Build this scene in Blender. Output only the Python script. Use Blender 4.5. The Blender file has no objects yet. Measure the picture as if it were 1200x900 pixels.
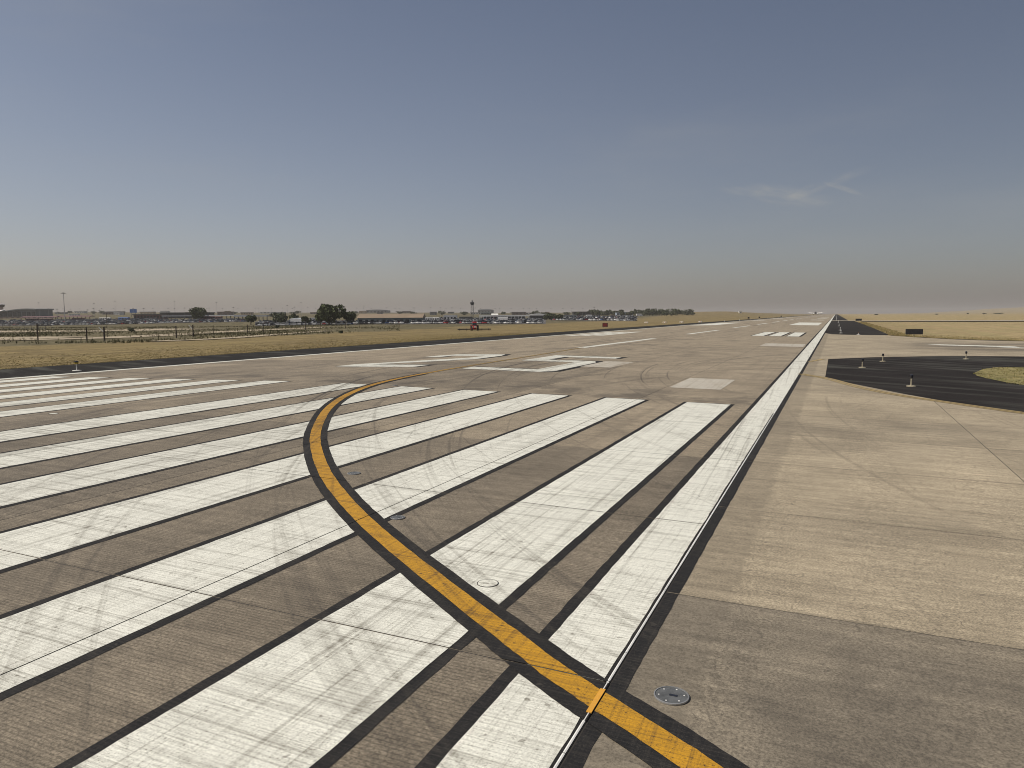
import bpy, math, random
from mathutils import Vector, Matrix
random.seed(7)
S = bpy.context.scene
R = math.radians

# ------------------------------------------------------------------ camera
# world: X across the runway (0 = centre line), Y along it, Z up; the runway crown is z = 0
CAM = Vector((24.82, -30.5, 3.375))
F_PX, YAW, PIT, ROL = 851.2, 0.41849, 0.093679, -0.0071406
cam_d = bpy.data.cameras.new('camera')
cam_o = bpy.data.objects.new('camera', cam_d)
S.collection.objects.link(cam_o)
cy, sy, cp, sp, cr, sr = math.cos(YAW), math.sin(YAW), math.cos(PIT), math.sin(PIT), math.cos(ROL), math.sin(ROL)
FWD0 = Vector((-sy, cy, 0)); RGT0 = Vector((cy, sy, 0)); UP0 = Vector((0, 0, 1))
fw = FWD0 * cp - UP0 * sp
u2 = UP0 * cp + FWD0 * sp
rt = RGT0 * cr + u2 * sr
up = u2 * cr - RGT0 * sr
m = Matrix(((rt.x, up.x, -fw.x, CAM.x), (rt.y, up.y, -fw.y, CAM.y), (rt.z, up.z, -fw.z, CAM.z), (0, 0, 0, 1)))
cam_o.matrix_world = m
cam_d.sensor_fit = 'HORIZONTAL'; cam_d.sensor_width = 36.0
cam_d.lens = F_PX / 1200 * 36
cam_d.clip_start = 0.1; cam_d.clip_end = 60000
S.camera = cam_o

# ------------------------------------------------------------------ sun and sky
SUN_EL, SUN_AZ = R(50), R(122)          # azimuth left (west) of the runway direction +Y
sund = bpy.data.lights.new('sun', 'SUN'); sund.energy = 3.75; sund.angle = R(0.5); sund.color = (1.0, 0.93, 0.82)
suno = bpy.data.objects.new('sun', sund); S.collection.objects.link(suno)
sdir = Vector((-math.sin(SUN_AZ) * math.cos(SUN_EL), math.cos(SUN_AZ) * math.cos(SUN_EL), math.sin(SUN_EL)))
suno.rotation_euler = sdir.to_track_quat('Z', 'Y').to_euler()
suno.location = (0, 0, 100)
S.view_settings.view_transform = 'Standard'; S.view_settings.look = 'None'
S.view_settings.exposure = 0.0; S.view_settings.gamma = 1.0
S.view_settings.use_curve_mapping = False
S.cycles.filter_width = 1.0
HAZE = 1.25e-4


class NT:
    """small helper to write node trees"""
    def __init__(self, tree):
        self.t = tree
        for n in list(tree.nodes): tree.nodes.remove(n)
    def n(self, typ, props=None, **ins):
        nd = self.t.nodes.new(typ)
        for k, v in (props or {}).items(): setattr(nd, k, v)
        for k, v in ins.items():
            key = int(k[1:]) if k[0] == 'i' and k[1:].isdigit() else k.replace('_', ' ')
            self.put(nd.inputs[key], v)
        return nd
    def put(self, sock, v):
        if isinstance(v, bpy.types.NodeSocket): self.t.links.new(v, sock)
        elif isinstance(v, bpy.types.Node): self.t.links.new(v.outputs[0], sock)
        else: sock.default_value = v
    def m(self, op, a, b=0.0, c=0.0, clamp=False):
        nd = self.t.nodes.new('ShaderNodeMath'); nd.operation = op; nd.use_clamp = clamp
        self.put(nd.inputs[0], a); self.put(nd.inputs[1], b); self.put(nd.inputs[2], c)
        return nd.outputs[0]
    def rng(self, v, a, b, c=0.0, d=1.0, smooth=True):
        nd = self.t.nodes.new('ShaderNodeMapRange')
        nd.interpolation_type = 'SMOOTHSTEP' if smooth else 'LINEAR'
        for i, x in enumerate((v, a, b, c, d)): self.put(nd.inputs[i], x)
        return nd.outputs[0]
    def mix(self, f, a, b, mode='MIX'):
        nd = self.t.nodes.new('ShaderNodeMix'); nd.data_type = 'RGBA'; nd.blend_type = mode
        self.put(nd.inputs[0], f); self.put(nd.inputs[6], a); self.put(nd.inputs[7], b)
        return nd.outputs[2]
    def xyz(self, v):
        nd = self.t.nodes.new('ShaderNodeSeparateXYZ'); self.put(nd.inputs[0], v); return nd.outputs
    def vec(self, x, y, z=0.0):
        nd = self.t.nodes.new('ShaderNodeCombineXYZ')
        for i, q in enumerate((x, y, z)): self.put(nd.inputs[i], q)
        return nd.outputs[0]
    def noise(self, vec, scale, detail=3.0, rough=0.55, lac=2.0):
        nd = self.t.nodes.new('ShaderNodeTexNoise')
        self.put(nd.inputs['Vector'], vec); self.put(nd.inputs['Scale'], scale)
        self.put(nd.inputs['Detail'], detail); self.put(nd.inputs['Roughness'], rough)
        return nd.outputs[0]
    def scl(self, v, k):
        nd = self.t.nodes.new('ShaderNodeVectorMath'); nd.operation = 'MULTIPLY'
        self.put(nd.inputs[0], v); nd.inputs[1].default_value = k
        return nd.outputs[0]
    def pos(self): return self.t.nodes.new('ShaderNodeNewGeometry').outputs['Position']


def rgb(c): return (c[0], c[1], c[2], 1.0)


world = bpy.data.worlds.new('World'); S.world = world; world.use_nodes = True
w = NT(world.node_tree)
sky = w.n('ShaderNodeTexSky', dict(sky_type='NISHITA', sun_disc=False, sun_elevation=SUN_EL, sun_rotation=-SUN_AZ,
                                   altitude=1600.0, air_density=1.0, dust_density=8.0, ozone_density=2.0))
# wildfire smoke: it dims and browns the sky, and scatters grey light along the horizon
dirn = w.n('ShaderNodeTexCoord').outputs['Generated']
dx, dy, dz = w.xyz(dirn)
el = w.m('MAXIMUM', dz, 0.0)
skyc = w.mix(1.0, sky.outputs[0], (.71, .69, .655, 1), 'MULTIPLY')
veil = w.m('EXPONENT', w.m('MULTIPLY', el, -3.8))
skyc = w.mix(1.0, skyc, w.mix(veil, (0, 0, 0, 1), (1.74, 1.42, 1.27, 1)), 'ADD')
# smoke scatters forward: brighter on the sun's side of the sky, duller away from it
sdot = w.m('ADD', w.m('MULTIPLY', dx, sdir.x), w.m('ADD', w.m('MULTIPLY', dy, sdir.y), w.m('MULTIPLY', dz, sdir.z)))
sf = w.rng(sdot, -.5, .25, .74, 1.07)
skyc = w.mix(1.0, skyc, w.vec(sf, sf, sf), 'MULTIPLY')
# thin cirrus: streaks everywhere, very faint, and two wisps low ahead on the right
az = w.m('ARCTAN2', dx, dy); ev = w.m('ARCSINE', dz)
def wisp(a0, e0, ang, la, lw, sc, thr, gain, seed):
    da = w.m('SUBTRACT', az, R(a0)); de = w.m('SUBTRACT', ev, R(e0))
    c_, s_ = math.cos(R(ang)), math.sin(R(ang))
    p_ = w.m('ADD', w.m('MULTIPLY', da, c_), w.m('MULTIPLY', de, s_))
    q_ = w.m('SUBTRACT', w.m('MULTIPLY', de, c_), w.m('MULTIPLY', da, s_))
    pn = w.m('DIVIDE', p_, R(la)); qn = w.m('DIVIDE', q_, R(lw))
    r_ = w.m('ADD', w.m('MULTIPLY', pn, pn), w.m('MULTIPLY', qn, qn))
    n_ = w.noise(w.vec(w.m('MULTIPLY', p_, sc), w.m('MULTIPLY', q_, sc * 4.5), seed), 1.0, 5, .62)
    return w.m('MULTIPLY', w.m('MULTIPLY', w.rng(r_, 0, 1, 1, 0), w.rng(n_, thr, thr + .35)), gain)
cl = wisp(-4.3, 8.6, -11, 4.6, .85, 16, .34, 1.0, 1.0)
cl = w.m('ADD', cl, wisp(-1.2, 9.0, 17, 4.2, .45, 22, .36, .7, 2.0))
cl = w.m('ADD', cl, wisp(.2, 8.7, -22, 1.6, .22, 40, .30, .9, 3.0))
st_ = w.noise(w.vec(w.m('MULTIPLY', az, 1.2), w.m('MULTIPLY', ev, 5.0), 6.0), 1.0, 5, .6)
cl = w.m('ADD', cl, w.m('MULTIPLY', w.rng(st_, .44, .75), .42))
skyc = w.mix(w.m('MULTIPLY', cl, .5), skyc, (3.6, 3.6, 3.5, 1))
bg = w.n('ShaderNodeBackground', Color=skyc, Strength=0.1)
w.n('ShaderNodeOutputWorld', Surface=bg.outputs[0])

# ------------------------------------------------------------------ helpers
COL = S.collection


class MB:
    def __init__(self): self.v = []; self.f = []; self.mi = []
    def add(self, vs, fs, mi=0):
        o = len(self.v); self.v += [tuple(x) for x in vs]
        for f in fs: self.f.append(tuple(i + o for i in f)); self.mi.append(mi)
    def box(self, x0, x1, y0, y1, z0, z1, mi=0):
        self.add([(x0, y0, z0), (x1, y0, z0), (x1, y1, z0), (x0, y1, z0), (x0, y0, z1), (x1, y0, z1), (x1, y1, z1), (x0, y1, z1)],
                 [(0, 3, 2, 1), (4, 5, 6, 7), (0, 1, 5, 4), (1, 2, 6, 5), (2, 3, 7, 6), (3, 0, 4, 7)], mi)
    def frus(self, cx, cy_, z0, z1, a0, b0, a1, b1, mi=0):
        self.add([(cx - a0, cy_ - b0, z0), (cx + a0, cy_ - b0, z0), (cx + a0, cy_ + b0, z0), (cx - a0, cy_ + b0, z0),
                  (cx - a1, cy_ - b1, z1), (cx + a1, cy_ - b1, z1), (cx + a1, cy_ + b1, z1), (cx - a1, cy_ + b1, z1)],
                 [(0, 3, 2, 1), (4, 5, 6, 7), (0, 1, 5, 4), (1, 2, 6, 5), (2, 3, 7, 6), (3, 0, 4, 7)], mi)
    def tube(self, p0, p1, r0, r1=None, n=8, mi=0, cap=True):
        r1 = r0 if r1 is None else r1
        p0 = Vector(p0); p1 = Vector(p1); d = (p1 - p0).normalized()
        a = d.orthogonal().normalized(); b = d.cross(a)
        vs = []
        for p, r in ((p0, r0), (p1, r1)):
            for k in range(n):
                t = 2 * math.pi * k / n
                vs.append(p + a * (r * math.cos(t)) + b * (r * math.sin(t)))
        fs = [(k, (k + 1) % n, n + (k + 1) % n, n + k) for k in range(n)]
        if cap: fs += [tuple(reversed(range(n))), tuple(range(n, 2 * n))]
        self.add(vs, fs, mi)
    def lathe(self, prof, n=12, o=(0, 0, 0), mi=0, axis='z'):
        vs = []
        for r, h in prof:
            for k in range(n):
                t = 2 * math.pi * k / n
                a, b = r * math.cos(t), r * math.sin(t)
                vs.append((o[0] + a, o[1] + b, o[2] + h) if axis == 'z' else (o[0] + a, o[1] + h, o[2] + b))
        fs = []
        for i in range(len(prof) - 1):
            for k in range(n):
                q = (i * n + k, i * n + (k + 1) % n, (i + 1) * n + (k + 1) % n, (i + 1) * n + k)
                fs.append(q if axis == 'z' else q[::-1])
        e = (len(prof) - 1) * n
        fs.append(tuple(range(e, e + n)) if axis == 'z' else tuple(reversed(range(e, e + n))))
        fs.append(tuple(reversed(range(n))) if axis == 'z' else tuple(range(n)))
        self.add(vs, fs, mi)
    def mesh(self, name, mats):
        me = bpy.data.meshes.new(name)
        me.from_pydata(self.v, [], self.f)
        for q in (mats if isinstance(mats, (list, tuple)) else [mats]): me.materials.append(q)
        me.polygons.foreach_set('material_index', self.mi)
        me.update()
        return me
    def build(self, name, mats, parent=None, loc=(0, 0, 0), rz=0.0):
        return put(name, self.mesh(name, mats), parent, loc, rz)


def put(name, me, parent=None, loc=(0, 0, 0), rz=0.0):
    o = bpy.data.objects.new(name, me); COL.objects.link(o)
    o.location = loc; o.rotation_euler = (0, 0, rz)
    if parent: o.parent = parent
    return o


def smooth(o):
    o.data.polygons.foreach_set('use_smooth', [True] * len(o.data.polygons)); return o


def thing(name, label, cat, loc=(0, 0, 0), rz=0.0, group=None):
    o = put(name, None, None, loc, rz)
    o['label'] = label; o['category'] = cat
    if group: o['group'] = group
    return o


def tag(o, label, cat, group=None):
    o['label'] = label; o['category'] = cat
    if group: o['group'] = group
    return o


def struct(o): o['kind'] = 'structure'; return o
def stuff(o): o['kind'] = 'stuff'; return o


def dup(o, loc, rz=None, label=None, parent=None):
    c = o.copy(); COL.objects.link(c)
    if parent is not None: c.parent = parent
    if loc is not None: c.location = loc
    if rz is not None: c.rotation_euler = (0, 0, rz)
    if label: c['label'] = label
    for ch in list(o.children): dup(ch, None, None, None, c)
    return c


# ------------------------------------------------------------------ terrain height
CROWN = 0.01431
def zt(x): return -CROWN * min(abs(x), 40.0)
UC = [-400, 100, 300, 500, 600, 700, 800, 850, 900, 935, 978, 1040, 1080, 1120, 1160, 1200, 1400]
DK = [150, 300, 420, 550, 700, 900, 1200, 1600, 2000, 2600, 4000, 6000, 9000, 14000]
TZ = {-400: [-.9, -1, -1.1, -1.3, 1.2, 4.1, 7.9, 13, 19, 28, 36, 44, 50, 40],
      100: [-.9, -1, -1.1, -1.3, 1.2, 4.1, 7.9, 13, 19, 27, 34, 44, 50, 40],
      300: [-.9, -1.1, -1.2, .1, 1.9, 3.6, 6.5, 11, 15, 21, 27, 36, 40, 30],
      500: [-.8, -1.1, -1.0, -.6, .75, 2.1, 4.5, 8.5, 12, 17, 22, 30, 34, 25],
      600: [-.8, -1.0, -1.2, -1.0, -.65, .84, 3.5, 6.8, 10, 13.5, 18, 22, 25, 20],
      700: [-.7, -1.0, -1.3, -1.5, -1.0, .6, 3.2, 7, 10, 13, 17, 21, 24, 20],
      800: [-.65, -.9, -1.2, -1.6, -2.0, -.6, 2.9, 7.5, 10, 11.6, 16, 20, 24, 20],
      850: [-.65, -.7, -.9, -1.0, -1.0, -.4, 2.4, 9.0, 11, 12, 14, 16, 18, 10],
      900: [-.65, -.65, -.65, -.65, -.65, -.5, -.3, 1.5, 4.5, 6, 7, 8, 8, 0],
      935: [-.65] * 8 + [-.6, -.6, 0, 1, 1, -5],
      978: [-.6] * 10 + [-1, -2, -4, -12],
      1040: [-.6] * 8 + [-.7, -.9, -1.2, -1, -3, -12],
      1080: [-.6] * 8 + [-.7, -.9, -1, 3, 3, -12],
      1120: [-.6] * 8 + [-.7, -.9, 1, 15, 12, -10],
      1160: [-.6] * 8 + [-.7, -.7, 4, 34, 30, 0],
      1200: [-.6] * 8 + [-.7, -.5, 8, 44, 40, 10],
      1400: [-.6] * 8 + [-.7, -.5, 10, 52, 48, 20]}
def lerp_tab(xs, ys, x):
    if x <= xs[0]: return ys[0]
    for i in range(1, len(xs)):
        if x <= xs[i]:
            f = (x - xs[i - 1]) / (xs[i] - xs[i - 1]); f = f * f * (3 - 2 * f) * .5 + f * .5
            return ys[i - 1] + (ys[i] - ys[i - 1]) * f
    return ys[-1]
def height_raw(x, y):
    base = zt(x)
    dx_, dy_ = x - CAM.x, y - CAM.y
    dep = dx_ * FWD0.x + dy_ * FWD0.y
    lat = dx_ * RGT0.x + dy_ * RGT0.y
    dist = math.hypot(dx_, dy_)
    if dist < 60: return base
    az = math.atan2(lat, dep)
    az = max(-1.0, min(.75, az)) if abs(az) < 1.8 else (-1.0 if az < 0 else .75)
    u = 600 + F_PX * math.tan(az)
    d = dist * math.cos(az)
    far = lerp_tab(UC, [lerp_tab(DK, TZ[k], d) for k in UC], u)
    k = min(1.0, max(0.0, (abs(x) - 45) / 45.0))
    if d > 150: far += min(1.0, (d - 150) / 300) * .22 * (math.sin(x * .021 + 1.3 * math.sin(y * .013)) + math.sin(y * .031 + x * .011))
    return base * (1 - k) + far * k
def axis(lim0, lim1, fine0, fine1, step, extra=()):
    a = [0.0]; x = 0.0
    while x < lim1:
        x += step if x < fine1 else step + (x - fine1) * .055
        a.append(min(x, lim1))
    x = 0.0
    while x > lim0:
        x -= step if x > fine0 else step + (fine0 - x) * .055
        a.append(max(x, lim0))
    return sorted(set(a) | set(extra))
GX = axis(-12000, 12000, -240, 80, 10)
GY = axis(-400, 14000, -200, 420, 14)
GZ = [[height_raw(x, y) - .05 for x in GX] for y in GY]
import bisect
def ground_z(x, y):
    i = min(max(bisect.bisect_right(GX, x) - 1, 0), len(GX) - 2)
    j = min(max(bisect.bisect_right(GY, y) - 1, 0), len(GY) - 2)
    fx = (x - GX[i]) / (GX[i + 1] - GX[i]); fy = (y - GY[j]) / (GY[j + 1] - GY[j])
    a, b, c, d = GZ[j][i], GZ[j][i + 1], GZ[j + 1][i + 1], GZ[j + 1][i]
    return a + (b - a) * fx + (c - b) * fy if fx >= fy else a + (c - d) * fx + (d - a) * fy
def polar(u, d):
    """ground position seen d metres ahead of the camera, at the bearing of photograph column u"""
    lat = (u - 600) / F_PX * d / cp
    return CAM.x + FWD0.x * d + RGT0.x * lat, CAM.y + FWD0.y * d + RGT0.y * lat

# ------------------------------------------------------------------ materials
def mat(name):
    mt = bpy.data.materials.new(name); mt.use_nodes = True
    return mt, NT(mt.node_tree)
def finish(nt, col, rough=.6, normal=None, spec=.4, metal=0.0):
    b = nt.n('ShaderNodeBsdfPrincipled')
    nt.put(b.inputs['Base Color'], col); nt.put(b.inputs['Roughness'], rough)
    b.inputs['Specular IOR Level'].default_value = spec; b.inputs['Metallic'].default_value = metal
    if normal is not None: nt.put(b.inputs['Normal'], normal)
    nt.n('ShaderNodeOutputMaterial', Surface=b.outputs[0]); return b
def bump(nt, h, strength=.3, dist=.01):
    return nt.n('ShaderNodeBump', Height=h, Strength=strength, Distance=dist).outputs[0]
def plain(name, c, rough=.55, var=.25, scale=1.2, spec=.4, metal=0.0):
    """one colour with weathering: broad and fine tonal noise"""
    mt, nt = mat(name)
    p = nt.n('ShaderNodeTexCoord').outputs['Object']
    a = nt.noise(p, scale, 4, .6); b = nt.noise(p, scale * 14, 2, .5)
    k = nt.m('ADD', nt.m('MULTIPLY', a, .7), nt.m('MULTIPLY', b, .3))
    v = nt.rng(k, .25, .75, 1 - var, 1 + var * .6)
    col = nt.mix(1.0, rgb(c), nt.vec(v, v, v), 'MULTIPLY')
    finish(nt, col, rough, None, spec, metal); return mt

TURNS = ((47.0, 10.0, 36.0, 58.0), (40.0, 0.5, 24.0, 47.0), (58.0, 22.0, 38.0, 66.0))
def tyre_arcs(nt, x, y, which=(0, 1, 2)):
    """dark scrub marks left by aircraft tyres turning on to the runway: arcs about a few turning centres"""
    tot = None
    for k in which:
        cx, cy_, r0, r1 = TURNS[k]
        ax = nt.m('SUBTRACT', x, cx); ay = nt.m('SUBTRACT', y, cy_)
        r = nt.m('SQRT', nt.m('ADD', nt.m('MULTIPLY', ax, ax), nt.m('MULTIPLY', ay, ay)))
        an = nt.m('ARCTAN2', ay, ax)
        n = nt.noise(nt.vec(nt.m('MULTIPLY', r, 2.6), nt.m('MULTIPLY', an, 1.6), k * 7.3), 1.0, 5, .62)
        g = nt.noise(nt.vec(nt.m('MULTIPLY', r, 11.0), nt.m('MULTIPLY', an, 2.4), k * 3.3 + 1), 1.0, 2, .5)
        f = nt.m('MULTIPLY', nt.rng(n, .52, .70), nt.rng(g, .44, .60, .1, 1))
        f = nt.m('MULTIPLY', f, nt.m('MULTIPLY', nt.rng(r, r0, r0 + 4), nt.rng(r, r1 - 6, r1, 1, 0)))
        tot = f if tot is None else nt.m('MAXIMUM', tot, f)
    return nt.m('MULTIPLY', tot, nt.rng(y, -20, 0, .48, 1.0))
def run_streaks(nt, x, y):
    """rubber laid along the runway by rolling tyres"""
    n = nt.noise(nt.vec(nt.m('MULTIPLY', x, 1.5), nt.m('MULTIPLY', y, .022), 4.0), 1.0, 5, .65)
    f = nt.rng(n, .50, .70)
    broad = nt.noise(nt.vec(nt.m('MULTIPLY', x, .12), nt.m('MULTIPLY', y, .012), 9.0), 1.0, 2, .5)
    return nt.m('MULTIPLY', f, nt.rng(broad, .35, .6, .15, 1))
def grooves(nt, x, y):
    """saw-cut transverse grooves, 38 mm apart: 1 inside a groove"""
    s = nt.m('FRACT', nt.m('MULTIPLY', y, 1 / .06))
    return nt.rng(nt.m('ABSOLUTE', nt.m('SUBTRACT', s, .5)), .10, .2, 1, 0)

def concrete(name, tan, grey, runway=True):
    mt, nt = mat(name)
    p = nt.pos(); x, y, z = nt.xyz(p)
    oc = nt.t.nodes.new('ShaderNodeObjectInfo')
    tone = nt.xyz(oc.outputs['Color'])[0]
    warp = nt.noise(p, .11, 4, .6)
    tone = nt.m('ADD', tone, nt.m('MULTIPLY', nt.m('SUBTRACT', warp, .5), .5), clamp=True)
    col = nt.mix(tone, rgb(tan), rgb(grey))
    big = nt.noise(p, .35, 5, .65)
    trans = nt.noise(nt.vec(nt.m('MULTIPLY', x, .35), nt.m('MULTIPLY', y, 5.5), 0), 1.0, 5, .7)
    fine = nt.noise(p, 34, 4, .8)
    med = nt.noise(p, 5.0, 4, .7)
    f = nt.rng(big, .28, .72, .84, 1.14)
    f = nt.m('MULTIPLY', f, nt.rng(trans, .28, .72, .80, 1.17))
    f = nt.m('MULTIPLY', f, nt.rng(med, .3, .7, .90, 1.10))
    f = nt.m('MULTIPLY', f, nt.rng(fine, .3, .7, .52, 1.48))
    rnd = nt.m('MULTIPLY', oc.outputs['Random'], .16)
    f = nt.m('MULTIPLY', f, nt.m('ADD', rnd, .92))
    if runway:
        sm = nt.noise(nt.vec(nt.m('MULTIPLY', x, .35), nt.m('MULTIPLY', y, .16), 12), 1.0, 5, .66)
        sm = nt.m('MULTIPLY', nt.rng(sm, .50, .66), nt.m('MULTIPLY', nt.rng(y, -6, 4), nt.rng(y, 60, 130, 1, .3)))
        sm = nt.m('MULTIPLY', sm, nt.rng(nt.m('ABSOLUTE', x), 10, 17, .42, .10))
        e_ = nt.noise(nt.vec(nt.m('MULTIPLY', x, .5), nt.m('MULTIPLY', y, .45), 21), 1.0, 4, .6)
        e_ = nt.m('MULTIPLY', nt.rng(e_, .44, .62), nt.m('MULTIPLY', nt.rng(y, -2, 1), nt.rng(y, 2, 8, 1, 0)))
        dark0 = nt.m('MAXIMUM', sm, nt.m('MULTIPLY', e_, .5))
        dark = nt.m('MAXIMUM', nt.m('MULTIPLY', run_streaks(nt, x, y), nt.m('ADD', nt.rng(nt.m('ABSOLUTE', x), 9, 20, .62, .18), nt.m('MULTIPLY', nt.rng(y, 40, 110, 0, .34), nt.rng(nt.m('ABSOLUTE', nt.m('ADD', x, 4)), 5, 12, 1, 0)))),
                    nt.m('MULTIPLY', tyre_arcs(nt, x, y), .8))
        # beyond the modelled slabs the joints between them are drawn by the material
        jx = nt.m('ABSOLUTE', nt.m('SUBTRACT', nt.m('FRACT', nt.m('ADD', nt.m('DIVIDE', x, 5.715), .5)), .5))
        jy = nt.m('ABSOLUTE', nt.m('SUBTRACT', nt.m('FRACT', nt.m('ADD', nt.m('DIVIDE', nt.m('ADD', y, 23.7), 6.05), .5)), .5))
        jj = nt.m('MAXIMUM', nt.rng(jx, .003, .007, 1, 0), nt.m('MULTIPLY', nt.rng(jy, .003, .008, 1, 0), .5))
        dark = nt.m('MAXIMUM', dark, dark0)
        dark = nt.m('MAXIMUM', dark, nt.m('MULTIPLY', jj, nt.m('MULTIPLY', nt.rng(y, 18.6, 18.7), .55)))
        f = nt.m('MULTIPLY', f, nt.m('SUBTRACT', 1.0, nt.m('MULTIPLY', grooves(nt, x, y), .26)))
    else:
        # the joint between runway and taxiway: a coarse, darker band of patching
        bd = nt.m('MULTIPLY', nt.rng(nt.m('ADD', x, nt.m('MULTIPLY', med, .25)), 23.75, 23.95, 1, 0), nt.rng(fine, .35, .6, .35, 1))
        tw = nt.noise(nt.vec(nt.m('MULTIPLY', x, .035), nt.m('MULTIPLY', y, .55), 6), 1.0, 4, .62)
        tw = nt.m('MULTIPLY', nt.rng(tw, .34, .58), nt.m('MULTIPLY', nt.m('MULTIPLY', nt.rng(y, 50, 60), nt.rng(y, 76, 86, 1, 0)), nt.rng(x, 27, 38)))
        st = nt.noise(p, .22, 5, .62)
        dark = nt.m('MULTIPLY', nt.rng(st, .44, .68), nt.m('ADD', .12, nt.m('MULTIPLY', tone, .42)))
        crack = nt.n('ShaderNodeTexVoronoi', dict(feature='DISTANCE_TO_EDGE'), Scale=1.0)
        wv = nt.n('ShaderNodeVectorMath', dict(operation='ADD'))
        nt.put(wv.inputs[0], nt.vec(nt.m('MULTIPLY', x, 2.0), nt.m('MULTIPLY', y, 4.6), 0))
        nt.put(wv.inputs[1], nt.scl(nt.n('ShaderNodeTexNoise', None, Vector=p, Scale=2.4).outputs[1], (1.1, 1.1, 0)))
        nt.put(crack.inputs['Vector'], wv.outputs[0])
        cr_ = nt.m('MULTIPLY', nt.rng(crack.outputs['Distance'], .0, .035, 1, 0), nt.rng(med, .40, .60))
        dark = nt.m('MAXIMUM', dark, nt.m('MULTIPLY', cr_, .52))
        dark = nt.m('MAXIMUM', dark, nt.m('MAXIMUM', nt.m('MULTIPLY', bd, .34), nt.m('MULTIPLY', tw, .6)))
        jy = nt.m('ABSOLUTE', nt.m('SUBTRACT', nt.m('FRACT', nt.m('ADD', nt.m('DIVIDE', nt.m('ADD', y, 21.05), 4.75), .5)), .5))
        dark = nt.m('MAXIMUM', dark, nt.m('MULTIPLY', tyre_arcs(nt, nt.m('SUBTRACT', x, 19.0), nt.m('ADD', y, 17.0), (0, 2)), .34))
        jd = nt.m('MULTIPLY', nt.rng(jy, .004, .022, 1, 0), nt.rng(med, .35, .6, .2, 1))
        dark = nt.m('MAXIMUM', dark, nt.m('MULTIPLY', jd, .42))
    col = nt.mix(1.0, col, nt.vec(f, f, f), 'MULTIPLY')
    col = nt.mix(dark, col, (.040, .036, .033, 1))
    h = nt.m('ADD', nt.m('MULTIPLY', fine, .5), nt.m('MULTIPLY', trans, .5))
    finish(nt, col, .78, bump(nt, h, .25, .004), .3)
    return mt

def paint(name, base, worn, wear=.5, plaid=1.0, rough=.62, spec=.3, far_col=None):
    """worn airfield paint: rubber along the runway, scuffs along the grooves, turning scrubs, flecks"""
    mt, nt = mat(name)
    p = nt.pos(); x, y, z = nt.xyz(p)
    fine = nt.noise(p, 42, 3, .8); med = nt.noise(p, 2.2, 4, .6)
    trans = nt.noise(nt.vec(nt.m('MULTIPLY', x, .13), nt.m('MULTIPLY', y, 7.0), 3), 1.0, 5, .78)
    along = nt.noise(nt.vec(nt.m('MULTIPLY', nt.m('ADD', x, nt.m('MULTIPLY', y, .035)), 7.5), nt.m('MULTIPLY', y, .07), 5), 1.0, 5, .78)
    scr = nt.noise(nt.vec(nt.m('MULTIPLY', x, .9), nt.m('MULTIPLY', y, 34.0), 7), 1.0, 3, .7)
    hair = nt.noise(nt.vec(nt.m('MULTIPLY', x, 26.0), nt.m('MULTIPLY', y, .35), 8), 1.0, 3, .7)
    f = nt.m('MULTIPLY', nt.rng(med, .3, .7, .94, 1.04), nt.rng(fine, .3, .7, .84, 1.12))
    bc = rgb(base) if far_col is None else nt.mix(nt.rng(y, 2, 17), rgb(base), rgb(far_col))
    col = nt.mix(1.0, bc, nt.vec(f, f, f), 'MULTIPLY')
    d = nt.m('MULTIPLY', nt.rng(trans, .47, .72), .50)
    d = nt.m('ADD', d, nt.m('MULTIPLY', nt.rng(along, .48, .72), .44))
    d = nt.m('ADD', d, nt.m('MULTIPLY', nt.rng(scr, .48, .72), nt.rng(med, .3, .7, .20, .42)))
    d = nt.m('ADD', d, nt.m('MULTIPLY', nt.rng(hair, .52, .72), .30))
    d = nt.m('MULTIPLY', d, nt.m('MULTIPLY', nt.rng(nt.m('ABSOLUTE', x), 4, 15, 1.4, 1.0), plaid * 1.3))
    d = nt.m('ADD', d, nt.m('MULTIPLY', tyre_arcs(nt, x, y), .72))
    d = nt.m('ADD', d, nt.m('MULTIPLY', nt.m('MULTIPLY', run_streaks(nt, x, y), nt.rng(nt.m('ABSOLUTE', x), 8, 19, .55, .10)), .8))
    spots = nt.noise(p, 8, 2, .5); fleck = nt.noise(p, 60, 2, .6)
    d = nt.m('ADD', d, nt.m('MULTIPLY', nt.rng(spots, .69, .74), .6))
    d = nt.m('ADD', d, nt.m('MULTIPLY', nt.rng(fleck, .56, .70), .65))
    d = nt.m('ADD', d, nt.m('MULTIPLY', grooves(nt, x, y), .16))
    d = nt.m('MULTIPLY', d, wear, clamp=True)
    col = nt.mix(d, col, rgb(worn))
    finish(nt, col, rough, bump(nt, fine, .2, .003), spec)
    return mt

M = {}
M['runway'] = concrete('runway concrete', (.36, .298, .212), (.178, .150, .112))
M['apron'] = concrete('taxiway concrete', (.385, .322, .226), (.228, .195, .146), False)
M['white'] = paint('white paint', (.825, .82, .725), (.22, .205, .165), .85)
M['faded'] = paint('faded white paint', (.56, .525, .45), (.32, .27, .20), 1.2)
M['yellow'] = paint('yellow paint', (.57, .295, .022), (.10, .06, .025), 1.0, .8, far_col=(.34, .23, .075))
M['oldyellow'] = paint('old yellow paint', (.46, .335, .13), (.25, .2, .13), 1.0)
M['black'] = paint('black paint', (.020, .020, .021), (.085, .076, .065), .6, .6, .85, .12)
M['sealwhite'] = plain('white painted sealant', (.78, .77, .73), .5, .2, 3)
M['sealorange'] = plain('orange painted sealant', (.72, .36, .05), .5, .15, 3)
M['joint'] = plain('joint sealant', (.035, .031, .027), .8, .3, 3)
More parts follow.
